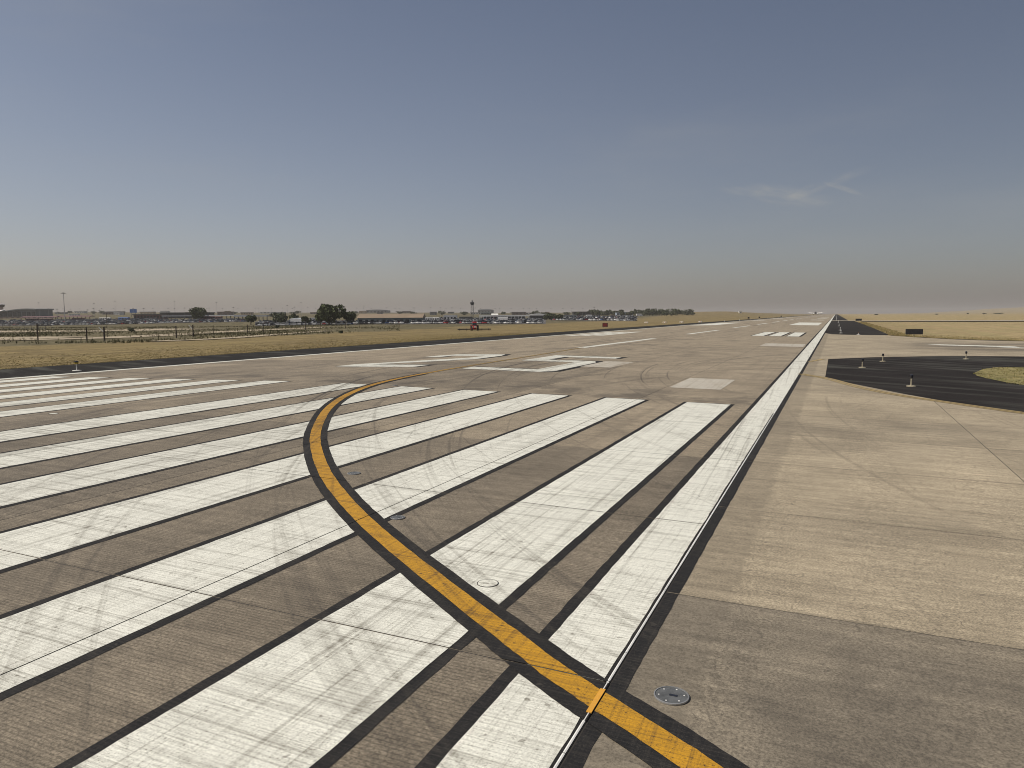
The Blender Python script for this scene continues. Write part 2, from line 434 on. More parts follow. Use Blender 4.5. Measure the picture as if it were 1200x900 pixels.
def asphalt(name, c):
    mt, nt = mat(name)
    p = nt.pos(); x, y, z = nt.xyz(p)
    fine = nt.noise(p, 18, 3, .7); big = nt.noise(p, .25, 4, .6)
    st = nt.noise(nt.vec(nt.m('MULTIPLY', x, .07), nt.m('MULTIPLY', nt.m('ADD', y, nt.m('MULTIPLY', x, .45)), .42), 2), 1.0, 4, .6)
    f = nt.m('MULTIPLY', nt.rng(fine, .3, .7, .75, 1.25), nt.rng(big, .3, .7, .85, 1.2))
    col = nt.mix(1.0, rgb(c), nt.vec(f, f, f), 'MULTIPLY')
    col = nt.mix(nt.m('MULTIPLY', nt.rng(st, .48, .68), .5), col, (.105, .105, .09, 1))
    finish(nt, col, .92, bump(nt, fine, .4, .006), .08); return mt
M['asphalt'] = asphalt('dark asphalt', (.024, .021, .0195))
M['shoulder'] = asphalt('shoulder asphalt', (.024, .022, .020))
M['lot'] = plain('parking lot asphalt', (.12, .11, .10), .85, .3, .05)
M['dirt'] = plain('pale dirt road', (.40, .33, .23), .9, .25, .15)
M['farconc'] = plain('far concrete strip', (.38, .33, .25), .8, .2, .1)

def grass_mat(name, light, mid, green, weeds=True):
    mt, nt = mat(name)
    p = nt.pos(); x, y, z = nt.xyz(p)
    a = nt.noise(p, .035, 5, .6); b = nt.noise(p, .35, 5, .7); c = nt.noise(p, 3.5, 3, .7)
    mow = nt.noise(nt.vec(nt.m('MULTIPLY', x, .32), nt.m('MULTIPLY', y, .012), 1), 1.0, 3, .6)
    col = nt.mix(nt.rng(nt.m('ADD', nt.m('MULTIPLY', a, .5), nt.m('MULTIPLY', mow, .5)), .38, .62), rgb(mid), rgb(light))
    gr = nt.rng(nt.m('ADD', nt.m('MULTIPLY', b, .6), nt.m('MULTIPLY', a, .4)), .50, .66)
    col = nt.mix(nt.m('MULTIPLY', gr, .55), col, rgb(green))
    if weeds:   # rougher olive weeds in the unmown ground beyond the perimeter
        wd = nt.m('ADD', x, nt.m('MULTIPLY', y, .12))
        wd = nt.m('ADD', wd, nt.m('MULTIPLY', nt.m('SUBTRACT', a, .5), 60))
        wm = nt.rng(wd, -96, -80, 1, 0)
        col = nt.mix(nt.m('MULTIPLY', wm, .85), col, nt.mix(nt.rng(b, .4, .62), (.085, .078, .045, 1), (.15, .13, .08, 1)))
    if weeds:   # the right-hand field is drier and paler
        col = nt.mix(nt.m('MULTIPLY', nt.rng(x, 0, 60), .75), col, nt.mix(nt.rng(mow, .4, .62), (.40, .305, .17, 1), (.33, .275, .145, 1)))
    f = nt.m('MULTIPLY', nt.rng(b, .3, .7, .76, 1.24), nt.rng(c, .3, .7, .68, 1.3))
    col = nt.mix(1.0, col, nt.vec(f, f, f), 'MULTIPLY')
    finish(nt, col, .95, bump(nt, nt.m('ADD', b, c), .4, .08), .1); return mt
M['grass'] = grass_mat('dry prairie grass', (.255, .195, .092), (.175, .135, .068), (.115, .105, .045))
M['island'] = grass_mat('island grass', (.27, .23, .105), (.15, .14, .06), (.085, .09, .035), False)
M['tuft'] = plain('dry grass blades', (.30, .23, .11), .9, .35, .4, .1)
M['tuftg'] = plain('greenish grass blades', (.19, .18, .07), .9, .35, .4, .1)

M['galv'] = plain('galvanised steel', (.42, .42, .41), .45, .2, 3, .5, .6)
M['darkmetal'] = plain('dark painted metal', (.045, .043, .042), .5, .2, 3)
M['wood'] = plain('weathered timber post', (.075, .058, .045), .9, .3, 4)
M['signback'] = plain('black sign enclosure', (.018, .018, .020), .45, .2, 2)
M['signred'] = plain('dark red sign face', (.16, .022, .02), .45, .2, 2)
M['offwhite'] = plain('off white metal', (.72, .70, .65), .5, .12, 1)
M['lampyellow'] = plain('yellow lamp housing', (.62, .45, .08), .45, .15, 5)
M['lampglass'] = plain('dark lens glass', (.02, .022, .03), .15, .1, 5, .6)
M['orange'] = plain('orange lamp housing', (.75, .30, .05), .5, .15, 5)
M['tyre'] = plain('black rubber', (.018, .018, .018), .8, .2, 5)
M['red'] = plain('red machine paint', (.55, .035, .04), .4, .15, 3)
M['glass'] = plain('dark window glass', (.02, .025, .03), .12, .1, 2, .6)
M['lampwhite'] = plain('clear lamp lens', (.85, .85, .82), .2, .05, 5, .6)
M['leaf'] = plain('dark green leaves', (.085, .100, .045), .8, .45, .35, .2)
M['leaf2'] = plain('grey green leaves', (.095, .105, .06), .8, .4, .35, .2)
M['bark'] = plain('grey brown bark', (.10, .08, .06), .9, .3, 3)
for nm, c in dict(w_tan=(.40, .30, .19), w_grey=(.17, .17, .17), w_dark=(.055, .055, .058), w_white=(.70, .69, .66), w_teal=(.14, .17, .17),
                  w_maroon=(.13, .062, .062), w_brown=(.16, .12, .10), r_white=(.75, .74, .70), r_grey=(.40, .41, .42), r_tan=(.27, .205, .14),
                  r_dark=(.065, .062, .06), r_maroon=(.16, .085, .085), r_blue=(.36, .42, .50), blue=(.06, .14, .36), w_pink=(.42, .32, .27), r_terminal=(.24, .25, .245)).items():
    M[nm] = plain(nm.replace('w_', 'wall ').replace('r_', 'roof '), c, .6, .15, .15)
mt, nt = mat('car paint')
oc = nt.t.nodes.new('ShaderNodeObjectInfo')
finish(nt, oc.outputs['Color'], .35, None, .4)
M['carpaint'] = mt

# ------------------------------------------------------------------ ground
g = MB()
nx = len(GX)
g.v = [(x, y, GZ[j][i]) for j, y in enumerate(GY) for i, x in enumerate(GX)]
for j in range(len(GY) - 1):
    for i in range(nx - 1):
        a = j * nx + i
        g.f += [(a, a + 1, a + nx + 1), (a, a + nx + 1, a + nx)]; g.mi += [0, 0]
struct(g.build('ground', M['grass']))

# ------------------------------------------------------------------ pavements
LANE = [-22.86, -17.145, -11.43, -5.715, 0, 5.715, 11.43, 17.145, 22.86]
SROW = [-23.7 + 6.05 * k for k in range(-3, 8)]          # -41.85 .. 18.65
TLANE = [22.86, 28.8, 34.74, 40.0, 46.62]
TROW = [-21.05 + 4.75 * k for k in range(-4, 9)]         # -40.05 .. 16.95
GAP, BEV = .011, .003
END = 3600.0

def surf(xs_ys, off, name, mt_, parent=None, cut=None, zf=zt):
    """flat sheet from polygons in (x, y) lying on the crowned pavement"""
    b = MB()
    for poly in xs_ys: b.add([(x, y, zf(x) + off) for x, y in poly], [tuple(range(len(poly)))])
    return b.build(name, mt_, parent)
def rect(x0, x1, y0, y1): return [(x0, y0), (x1, y0), (x1, y1), (x0, y1)]
def strip_rects(xs, ys): return [rect(xs[i], xs[i + 1], ys[j], ys[j + 1]) for i in range(len(xs) - 1) for j in range(len(ys) - 1)]

LONGY = [18.65, 60, 150, 400, 900, 1800, END]
# the runway: one sheet far off, and under the near slabs the bed in which they lie
rb = MB()
for poly in strip_rects([-22.86, 0, 22.86], LONGY): rb.add([(x, y, zt(x)) for x, y in poly], [(0, 1, 2, 3)], 0)
for poly in strip_rects([-22.86, 0, 22.86], [-160, SROW[0]]): rb.add([(x, y, zt(x)) for x, y in poly], [(0, 1, 2, 3)], 0)
for poly in strip_rects([-22.86, 0, 22.86], [SROW[0], 18.65]): rb.add([(x, y, zt(x) - .0035) for x, y in poly], [(0, 1, 2, 3)], 1)
runway = struct(rb.build('runway', [M['runway'], M['joint']]))
runway.color = (.12, .5, .5, 1)

def slab_mesh(name, wx, wy, slope, mt_):
    b = MB(); g_ = GAP
    def ring(d, z): return [(x, y, slope * x + z) for x, y in ((d, d), (wx - d, d), (wx - d, wy - d), (d, wy - d))]
    vs = ring(g_ - BEV * .5, -.03) + ring(g_ - BEV * .5, -BEV) + ring(g_ + BEV * .5, 0)
    fs = [(8, 9, 10, 11)]
    for r in (0, 4):
        fs += [(r + k, r + (k + 1) % 4, r + 4 + (k + 1) % 4, r + 4 + k) for k in range(4)]
    b.add(vs, fs); return b.mesh(name, mt_)
slabR = slab_mesh('slab', 5.715, 6.05, -CROWN, M['runway'])
slabL = slab_mesh('slab', 5.715, 6.05, CROWN, M['runway'])
def tone_runway(x, y):
    # older grey pour up to y = -11.6 on the right-hand lanes, newer tan concrete beyond
    base = .78 if y < -12 else .26
    if x < 13: base = .98 if y < -12 else .62
    if x < 2: base = .80 if y < -12 else .52
    return min(1, max(0, base + random.uniform(-.10, .10)))
for i in range(8):
    for j in range(10):
        o = put('slab', slabR if LANE[i] >= 0 else slabL, runway, (LANE[i], SROW[j], zt(LANE[i])))
        o.color = (tone_runway(LANE[i] + 2.8, SROW[j] + 3), .5, .5, 1)

# taxiway on the right, entering at the threshold and again further on
GEDGE = [(33.0, 111.5), (33.6, 109.5), (36.2, 103.3), (41.2, 94.2), (44.75, 90.5), (48.2, 87.8), (60, 84), (80, 82), (140, 81), (240, 81)]
tb = MB()
def tri_sheet(b, poly, off, mi=0):
    b.add([(x, y, zt(x) + off) for x, y in poly], [tuple(range(len(poly)))], mi)
for k in range(len(GEDGE) - 1):
    (x0, y0), (x1, y1) = GEDGE[k], GEDGE[k + 1]
    for xa, xb in ((x0, min(x1, 40)), (max(x0, 40), x1)):
        if xb - xa < .01: continue
        ya = y0 + (y1 - y0) * (xa - x0) / (x1 - x0); yb = y0 + (y1 - y0) * (xb - x0) / (x1 - x0)
        tri_sheet(tb, [(xa, 16.95), (xb, 16.95), (xb, yb), (xa, ya)], 0)
tri_sheet(tb, [(22.86, 16.95), (33.0, 16.95), (33.0, 111.5), (22.86, 122)], 0)
for x0, x1 in ((46.62, 100), (100, 240)): tri_sheet(tb, rect(x0, x1, TROW[0], 16.95), 0)
for x0, x1 in ((22.86, 40), (40, 46.62), (46.62, 240)): tri_sheet(tb, rect(x0, x1, -160, TROW[0]), 0)
for x0, x1 in ((22.86, 40), (40, 46.62)): tri_sheet(tb, rect(x0, x1, TROW[0], 16.95), -.0035, 1)
taxi = struct(tb.build('taxiway', [M['apron'], M['joint']]))
taxi.color = (.14, .5, .5, 1)
for i in range(4):
    me_ = slab_mesh('slab', TLANE[i + 1] - TLANE[i], 4.75, -CROWN if i < 3 else 0, M['apron'])
    for j in range(12):
        o = put('slab', me_, taxi, (TLANE[i], TROW[j], zt(TLANE[i])))
        t_ = .88 if TROW[j] < -22 else .15
        o.color = (min(1, max(0, t_ + random.uniform(-.08, .08))), .5, .5, 1)

# dark asphalt shoulders
sh = MB()
for poly in strip_rects([-34.5, -22.87], [-160, -40, 0, 40, 120, 400, 1200, END]): sh.add([(x, y, zt(x) - .004) for x, y in poly], [(0, 1, 2, 3)])
struct(sh.build('shoulder', M['shoulder']))
ab = MB()
def fan(b, pts, off):
    b.add([(x, y, zt(x) + off) for x, y in pts], [tuple(range(len(pts)))])
ISL = [(32.9, 20.1), (32.75, 21.8), (32.98, 23.5), (34.07, 27.5), (35.2, 29.8), (37.0, 30.8), (42, 31.6), (60, 32), (150, 32)]
ISLB = [(32.9, 20.1), (33.1, 18.6), (33.5, 16.6), (34.0, 15.3), (36.5, 11.5), (41, 7), (60, -3), (150, -40)]
# upper band (between island and far taxiway), then lower band (between island and the near taxiway)
ATOP = [(24.19, 34.1), (26.27, 37.1), (27.63, 38.8), (30.4, 41.5), (33.4, 44.2), (37.6, 46.4), (40.2, 47.2), (60, 48.2), (150, 48.6)]
ABOT = [(24.36, 15.4), (25.78, 12.1), (27.86, 7.8), (29.18, 5.5), (31.54, 2.8), (35.5, -1.0), (41, -5), (60, -15), (150, -52)]
def yat(poly, x):
    for k in range(len(poly) - 1):
        if poly[k][0] <= x <= poly[k + 1][0]:
            f = (x - poly[k][0]) / max(1e-6, poly[k + 1][0] - poly[k][0])
            return poly[k][1] + f * (poly[k + 1][1] - poly[k][1])
    return poly[-1][1] if x > poly[-1][0] else poly[0][1]
xs = sorted(set([24.36, 25.78, 26.27, 27.63, 27.86, 29.18, 30.4, 31.54, 32.0, 32.6] + [33.0, 33.4, 34.07, 35.2, 36.2, 37.0, 38.5, 40, 41, 42, 46, 52, 60, 90, 150]))
for a, b_ in zip(xs[:-1], xs[1:]):
    fan(ab, [(a, yat(ABOT, a)), (b_, yat(ABOT, b_)), (b_, yat(ATOP, b_)), (a, yat(ATOP, a))], .006)
struct(ab.build('asphalt_apron', M['asphalt']))
isl = MB()
xi = [32.75, 32.98, 33.4, 34.07, 35.2, 37.0, 40, 42, 48, 60, 100, 150]
ISLB2 = [(32.75, 20.9), (32.98, 19.2), (33.5, 16.6), (34.0, 15.3), (36.5, 11.5), (41, 7), (60, -3), (150, -40)]
ISLT2 = [(32.75, 21.2), (32.98, 23.5), (34.07, 27.5), (35.2, 29.8), (37.0, 30.8), (42, 31.6), (60, 32), (150, 32)]
for a, b_ in zip(xi[:-1], xi[1:]):
    fan(isl, [(a, yat(ISLB2, a)), (b_, yat(ISLB2, b_)), (b_, yat(ISLT2, b_)), (a, yat(ISLT2, a))], .03)
struct(isl.build('grass_island', M['island']))
bb = MB()
fan(bb, [(22.9, 122), (24.2, 112.3), (27.4, 110.5), (33.0, 111.8), (33.6, 118), (33.9, 200), (33.6, 290), (33.3, 380), (22.9, 380)], .006)
for poly in strip_rects([22.87, 31], [400, 800, 1600, END]): fan(bb, poly, .006)
# narrow dark edge between the far taxiway and the grass
for k in range(1, len(GEDGE) - 1):
    (x0, y0), (x1, y1) = GEDGE[k], GEDGE[k + 1]
    fan(bb, [(x0, y0 - .2), (x1, y1 - .2), (x1, y1 + 2.0), (x0, y0 + 2.0)], .012)
struct(bb.build('asphalt_shoulder', M['asphalt']))
cs = MB()
fan(cs, [(22.87, 380), (33.3, 380), (38, 388), (38, 396), (33.3, 400), (22.87, 400)], .012)
struct(cs.build('concrete_crossing', M['farconc']))
# a distant taxiway seen edge-on across the fields on the right
ft = MB()
for k in range(6):
    x0, x1 = 36 + k * 60, 96 + k * 60
    za = [ground_z(x, y) for x, y in ((x0, 352), (x1, 350), (x1, 372), (x0, 374))]
    ft.add([(x0, 352, za[0] + .25), (x1, 350, za[1] + .25), (x1, 372, za[2] + .3), (x0, 374, za[3] + .3)], [(0, 1, 2, 3)], 0)
    ft.add([(x0, 338, za[0] + .2), (x1, 336, za[1] + .2), (x1, 350, za[1] + .22), (x0, 352, za[0] + .22)], [(0, 1, 2, 3)], 1)
M['fardark'] = plain('far taxiway shoulder', (.15, .125, .085), .9, .3, .05, .1)
struct(ft.build('far_taxiway', [M['farconc'], M['fardark']]))

# ------------------------------------------------------------------ painted markings
def clip(poly, ax, lim, keep_less):
    out = []
    for k in range(len(poly)):
        p, q = poly[k], poly[(k + 1) % len(poly)]
        a = (p[ax] <= lim) if keep_less else (p[ax] >= lim)
        b = (q[ax] <= lim) if keep_less else (q[ax] >= lim)
        if a: out.append(p)
        if a != b:
            f = (lim - p[ax]) / (q[ax] - p[ax])
            out.append((p[0] + f * (q[0] - p[0]), p[1] + f * (q[1] - p[1])))
    return out
CELLS = []
for i in range(8):
    for j in range(10): CELLS.append((LANE[i], LANE[i + 1], SROW[j], SROW[j + 1], GAP))
    CELLS.append((LANE[i], LANE[i + 1], 18.65, END, 0 if LANE[i + 1] != 17.145 and LANE[i] != 17.145 else .004))
for i in range(4):
    for j in range(12): CELLS.append((TLANE[i], TLANE[i + 1], TROW[j], TROW[j + 1], GAP))
    CELLS.append((TLANE[i], TLANE[i + 1], 16.95, 200, 0))
from mathutils import noise as mnoise
def rag(p, seed):
    """hand-sprayed edges wander by a few millimetres"""
    q = Vector((p[0] * 3.1, p[1] * 3.1, seed)); r = Vector((p[0] * 17.0, p[1] * 17.0, seed + 5))
    a = mnoise.noise_vector(q) * .010 + mnoise.noise_vector(r) * .009
    return (p[0] + a.x, p[1] + a.y)
def dense(poly):
    out = []
    for k in range(len(poly)):
        p, q = poly[k], poly[(k + 1) % len(poly)]
        out.append(p)
        y0, y1 = sorted((p[1], q[1]))
        if y1 - y0 > 200: continue
        n_ = int(math.hypot(q[0] - p[0], q[1] - p[1]) / .16)
        for i in range(1, n_):
            c = (p[0] + (q[0] - p[0]) * i / n_, p[1] + (q[1] - p[1]) * i / n_)
            if -32 < c[1] < 8: out.append(c)
    return out
def mark(name, polys, off, mt_, parent, cells=True):
    """paint film cut where the joints between slabs run"""
    b = MB()
    polys = [[rag(p, off * 900) if -32 < p[1] < 8 else p for p in dense(q)] for q in polys]
    for poly in polys:
        if not cells: tri_sheet(b, poly, off); continue
        x0 = min(p[0] for p in poly); x1 = max(p[0] for p in poly); y0 = min(p[1] for p in poly); y1 = max(p[1] for p in poly)
        for (ca, cb, cc, cd, g_) in CELLS:
            if x1 < ca or x0 > cb or y1 < cc or y0 > cd: continue
            q = clip(poly, 0, ca + g_, False)
            if q: q = clip(q, 0, cb - g_, True)
            if q: q = clip(q, 1, cc + g_, False)
            if q: q = clip(q, 1, cd - g_, True)
            if len(q) >= 3: tri_sheet(b, q, off)
    return b.build(name, mt_, parent)
BW = .15
def frame_rects(x0, x1, y0, y1, wd=BW): return [rect(x0 - wd, x1 + wd, y0 - wd, y1 + wd)]
stripes = []
for side in (1, -1):
    for k in range(6):
        a = 1.75 + 3.5 * k
        x0, x1 = (a, a + 1.75) if side > 0 else (-a - 1.75, -a)
        st = mark('threshold_stripe', [rect(x0, x1, -45.8, 0)], .008, M['white'], runway)
        if side < 0 and k < 2: pass
        mark('black_border', [rect(x0 - BW, x1 + BW, -45.95, BW)], .004, M['black'], st)
el_ = mark('edge_line', [rect(21.94, 22.78, -160, -40), rect(21.94, 22.78, -40, -2), rect(21.94, 22.86, -2, 60), rect(21.94, 22.86, 60, END)], .008, M['white'], runway)
mark('black_border', [rect(21.78, 23.03, -160, -40), rect(21.78, 23.03, -40, 60), rect(21.72, 23.06, 60, END)], .004, M['black'], el_)
sl = MB()
for a in range(-40, 3): sl.add([(22.83 + q, a + w_, zt(22.83) + h) for q, w_, h in ((-.013, .004, .009), (.013, .004, .009), (.013, .996, .009), (-.013, .996, .009), (0, .004, .014), (0, .996, .014))],
                               [(0, 4, 5, 3), (4, 1, 2, 5)], 1 if a in (-25,) else 0)
sl.build('joint_seal', [M['sealwhite'], M['sealwhite']], el_)
mark('edge_line', [rect(-22.86, -21.94, -160, 18), rect(-22.86, -21.94, 18, END)], .008, M['white'], runway)

# the yellow lead-on line
YC = [(27.5, -27.35), (25.6, -25.95), (23.95, -24.72), (22.88, -24.1), (22.1, -23.6), (21.55, -23.2), (19.05, -21.4), (16.75, -19.6), (14.2, -17.25), (12.0, -14.83), (10.65, -13.2),
      (9.13, -11.1), (7.36, -8.45), (5.4, -4.85), (3.65, -.42), (2.75, 4.0), (2.2, 9.5), (2.0, 13), (1.75, 18.6), (1.55, 24), (1.2, 31), (.85, 38), (.75, 42)]
def smooth_curve(pts, n=6, its=1):
    out = []
    for k in range(len(pts) - 1):
        p0 = pts[max(k - 1, 0)]; p1 = pts[k]; p2 = pts[k + 1]; p3 = pts[min(k + 2, len(pts) - 1)]
        for q in range(n):
            t = q / n
            out.append(tuple(.5 * (2 * p1[i] + (p2[i] - p0[i]) * t + (2 * p0[i] - 5 * p1[i] + 4 * p2[i] - p3[i]) * t * t
                                   + (3 * p1[i] - p0[i] - 3 * p2[i] + p3[i]) * t ** 3) for i in (0, 1)))
    out.append(pts[-1])
    for _ in range(int(its * 12)):
        out = [out[0]] + [tuple((out[k - 1][i] + 2 * out[k][i] + out[k + 1][i]) / 4 for i in (0, 1)) for k in range(1, len(out) - 1)] + [out[-1]]
    return out
def ribbon(curve, a, b):
    """quads between offsets a and b to the left of a curve"""
    nr = []
    for k in range(len(curve)):
        p = curve[max(k - 1, 0)]; q = curve[min(k + 1, len(curve) - 1)]
        dx_, dy_ = q[0] - p[0], q[1] - p[1]; l = math.hypot(dx_, dy_)
        nr.append((-dy_ / l, dx_ / l))
    return [[(curve[k][0] + nr[k][0] * o, curve[k][1] + nr[k][1] * o) for k, o in ((i, b), (i, a), (i + 1, a), (i + 1, b))] for i in range(len(curve) - 1)]
curve = smooth_curve(YC, 12, 2)
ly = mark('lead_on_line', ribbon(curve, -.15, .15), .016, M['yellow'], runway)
near = [p for p in curve if p[1] < 7]
mark('black_border', ribbon(near, -.34, .34), .012, M['black'], ly)
so = MB()
for q in ((22.83, -24.32, -23.86),): so.box(q[0] - .026, q[0] + .026, q[1], q[2], zt(q[0]) + .01, zt(q[0]) + .020)
so.build('joint_seal', M['sealorange'], ly)

# runway number 25
def numeral(polys):
    o = mark('numeral', polys, .008, M['white'], runway)
    bl = []
    for q in polys:
        cx_ = sum(p[0] for p in q) / len(q); cy_ = sum(p[1] for p in q) / len(q)
        bl.append([(p[0] + (.22 if p[0] > cx_ else -.22) + .25, p[1] + (.25 if p[1] > cy_ else -.2) + .1) for p in q])
    mark('black_border', bl, .004, M['black'], o)
    return o

two = [[(-7.45, 11.3), (-1.1, 11.3), (-1.1, 13.6), (-7.45, 13.6)], [(-7.45, 13.6), (-5.9, 13.6), (-1.1, 20.5), (-1.1, 23.2), (-2.6, 22.6)],
       [(-2.6, 22.6), (-1.1, 23.2), (-1.1, 25.6), (-2.6, 25.6)], [(-7.3, 25.6), (-1.1, 25.6), (-1.8, 28.0), (-6.6, 28.0)], [(-7.4, 23.4), (-5.9, 23.4), (-5.9, 25.6), (-7.3, 25.6)]]
numeral(two)['label'] = 'white painted number 2'
five = [[(2.6, 11.4), (8.0, 11.4), (8.7, 12.3), (8.7, 13.2), (2.6, 13.2)], [(7.2, 13.2), (8.7, 13.2), (8.7, 21.0), (8.2, 22.5), (7.2, 22.5)],
        [(2.9, 20.6), (7.2, 20.6), (7.2, 22.5), (2.9, 22.5)], [(2.9, 22.5), (4.4, 22.5), (4.4, 26.2), (2.9, 26.2)], [(2.9, 26.2), (8.7, 26.2), (8.7, 28.1), (2.9, 28.1)]]
numeral(five)['label'] = 'white painted number 5'
for r_ in (rect(17.3, 19.8, 5.7, 11.5), rect(8.9, 11.1, 16.8, 22.9), rect(17.0, 21.6, 56.4, 64.5)):
    mark('faded_patch', [r_], .008, M['faded'], runway)
def skew(y): return .55 + (min(y, 110) - 41) * .0165
for k, (a, b_) in enumerate([(41.5, 73), (97, 132), (157, 193)] + [(218 + 61 * q, 254.6 + 61 * q) for q in range(50)]):
    c0, c1 = skew(a), skew(b_)
    mark('centre_dash', [[(c0 - .45, a), (c0 + .45, a), (c1 + .45, b_), (c1 - .45, b_)]], .008, M['white'], runway, False)
for x0, x1 in ((12.2, 14.05), (14.85, 16.7), (17.6, 19.5)):
    tb_ = mark('touchdown_bar', [rect(x0, x1, 95, 121)], .008, M['white'], runway, False)
    mark('black_border', [rect(x0 - .2, x1 + .35, 94.6, 121.4)], .004, M['black'], tb_, False)
    mark('touchdown_bar', [rect(-x1, -x0, 92, 121)], .008, M['white'], runway, False)
mark('aiming_point', [rect(11.3, 19.9, 216, 286)], .008, M['white'], runway, False)
mark('aiming_point', [rect(-19.9, -11.3, 216, 286)], .008, M['white'], runway, False)
for y in (400, 550, 700):
    for x0 in (12, -19):
        mark('touchdown_bar', [rect(x0, x0 + 7, y, y + 23)], .008, M['white'], runway, False)
# yellow double edge line round the asphalt, white lines on the far taxiway
EY = [(22.98, 17.6), (23.6, 16.4), (24.55, 14.9), (26.15, 9.95), (27.7, 6.95), (29.1, 5.2), (30.35, 3.65), (31.4, 2.5), (35.2, -1.3), (40.5, -5.3), (60, -15.5), (150, -53)]
ec = smooth_curve(EY, 5, .3)
mark('taxiway_edge_line', ribbon(ec, .03, .20) + ribbon(ec, -.27, -.10), .016, M['oldyellow'], taxi, False)
ey2 = [(23.1, 30.0), (23.6, 32.3), (24.1, 34.3)]
mark('taxiway_edge_line', ribbon(ey2, -.1, .2), .016, M['oldyellow'], taxi, False)
mark('taxiway_line', [[(35.0, 73.2), (36.5, 70.2), (43.8, 66.9), (43.8, 69.9)]], .008, M['white'], taxi, False)
mark('taxiway_line', [[(41.5, 66.2), (56, 58.6), (56, 62.8), (43, 66.9)]], .008, M['white'], taxi, False)

# lights let into the pavement: steel rim, cover, lens
def inset_light(x, y, r, parent, covered=False):
    z = zt(x)
    b = MB(); b.lathe([(r, .004), (r, .018), (r * .93, .020), (r * .93, .013)] if not covered else [(r, .004), (r, .0125), (r * .9, .0125)], 28)
    o = b.build('inset_light', M['joint'] if covered else M['galv'], parent, (x, y, z))
    d = MB(); d.lathe([(r * .92, .006), (r * .92, .014), (r * .80, .0165)], 28)
    d.build('cover', M['white'] if covered else M['plate'], o)
    if not covered:
        e = MB(); e.box(-r * .12, r * .34, -r * .10, r * .08, .012, .020); e.build('lens', M['lampglass'], o)
        for k in range(6):
            t = k * math.pi / 3 + .3
            e = MB(); e.lathe([(.009, .012), (.009, .0185)], 6, (math.cos(t) * r * .72, math.sin(t) * r * .72, 0)); e.build('bolt', M['sealwhite'], o)
    return o
M['plate'] = plain('worn steel plate', (.15, .155, .155), .55, .5, 9, .4, .3)
inset_light(23.47, -23.69, .17, taxi)
inset_light(20.56, -21.79, .15, runway, True)
inset_light(17.69, -19.60, .13, runway)
inset_light(14.81, -16.97, .15, runway)
inset_light(4.69, .3, .13, runway); inset_light(-.7, -13.58, .15, runway, True)

# ------------------------------------------------------------------ grass blades along the pavement edges
def tufts(name, spots, mats, parent=None):
    b = MB()
    for (x, y, z, h) in spots:
        for _ in range(4):
            a = random.uniform(0, 6.28); w_ = random.uniform(.02, .05) * (1 + h); l = random.uniform(.1, .35) * h
            px, py = x + random.uniform(-.18, .18), y + random.uniform(-.18, .18)
            ca, sa = math.cos(a), math.sin(a)
            b.add([(px - sa * w_, py + ca * w_, z - .03), (px + sa * w_, py - ca * w_, z - .03), (px + ca * l, py + sa * l, z + h * random.uniform(.6, 1.1))],
                  [(0, 1, 2)], 0 if random.random() < .72 else 1)
    return b.build(name, mats)
sp_ = []
for _ in range(16000):
    x = -34.2 - abs(random.gauss(0, 1)) * 12; y = random.uniform(-8, 120)
    h = random.uniform(.03, .07) if random.random() < .97 else random.uniform(.08, .18)
    sp_.append((x, y, ground_z(x, y), h))
for _ in range(5000):
    y = random.uniform(-8, 220); x = -34.5 + random.uniform(-.5, .35)
    sp_.append((x, y, ground_z(x, y), random.uniform(.04, .12)))
stuff(tufts('dry_grass', sp_, [M['tuft'], M['tuftg']]))
sp_ = []
while len(sp_) < 5000:
    x = random.uniform(32.8, 60); y = random.uniform(-4, 32)
    if yat(ISLB2, x) < y < yat(ISLT2, x): sp_.append((x, y, zt(x) + .03, random.uniform(.03, .08)))
stuff(tufts('island_grass', sp_, [M['tuftg'], M['tuft']]))
sp_ = []
for _ in range(7000):
    t = random.random(); x = 33.6 + 80 * t ** 1.6; k = yat(GEDGE, x) + 2.0
    sp_.append((x, k + abs(random.gauss(0, 9)), 0, random.uniform(.04, .12)))
for _ in range(2500):
    y = random.uniform(112, 330); sp_.append((33.9 + random.uniform(-.2, 3), y, 0, random.uniform(.08, .25)))
sp_ = [(x, y, ground_z(x, y), h) for x, y, z, h in sp_]
stuff(tufts('verge_grass', sp_, [M['tuft'], M['tuftg']]))

sp_ = []
while len(sp_) < 9000:
    u = random.uniform(-40, 470); d = random.uniform(128, 420); x, y = polar(u, d)
    if x + .12 * y > -82: continue
    if mnoise.noise(Vector((x * .03, y * .03, 2))) + random.gauss(0, .18) < .05: continue
    sp_.append((x, y, ground_z(x, y), random.uniform(.25, .75)))
M['weed'] = plain('olive weeds', (.10, .098, .045), .9, .35, .4, .1); M['weed2'] = plain('brown weeds', (.15, .125, .07), .9, .35, .4, .1)
stuff(tufts('weeds', sp_, [M['weed'], M['weed2']]))

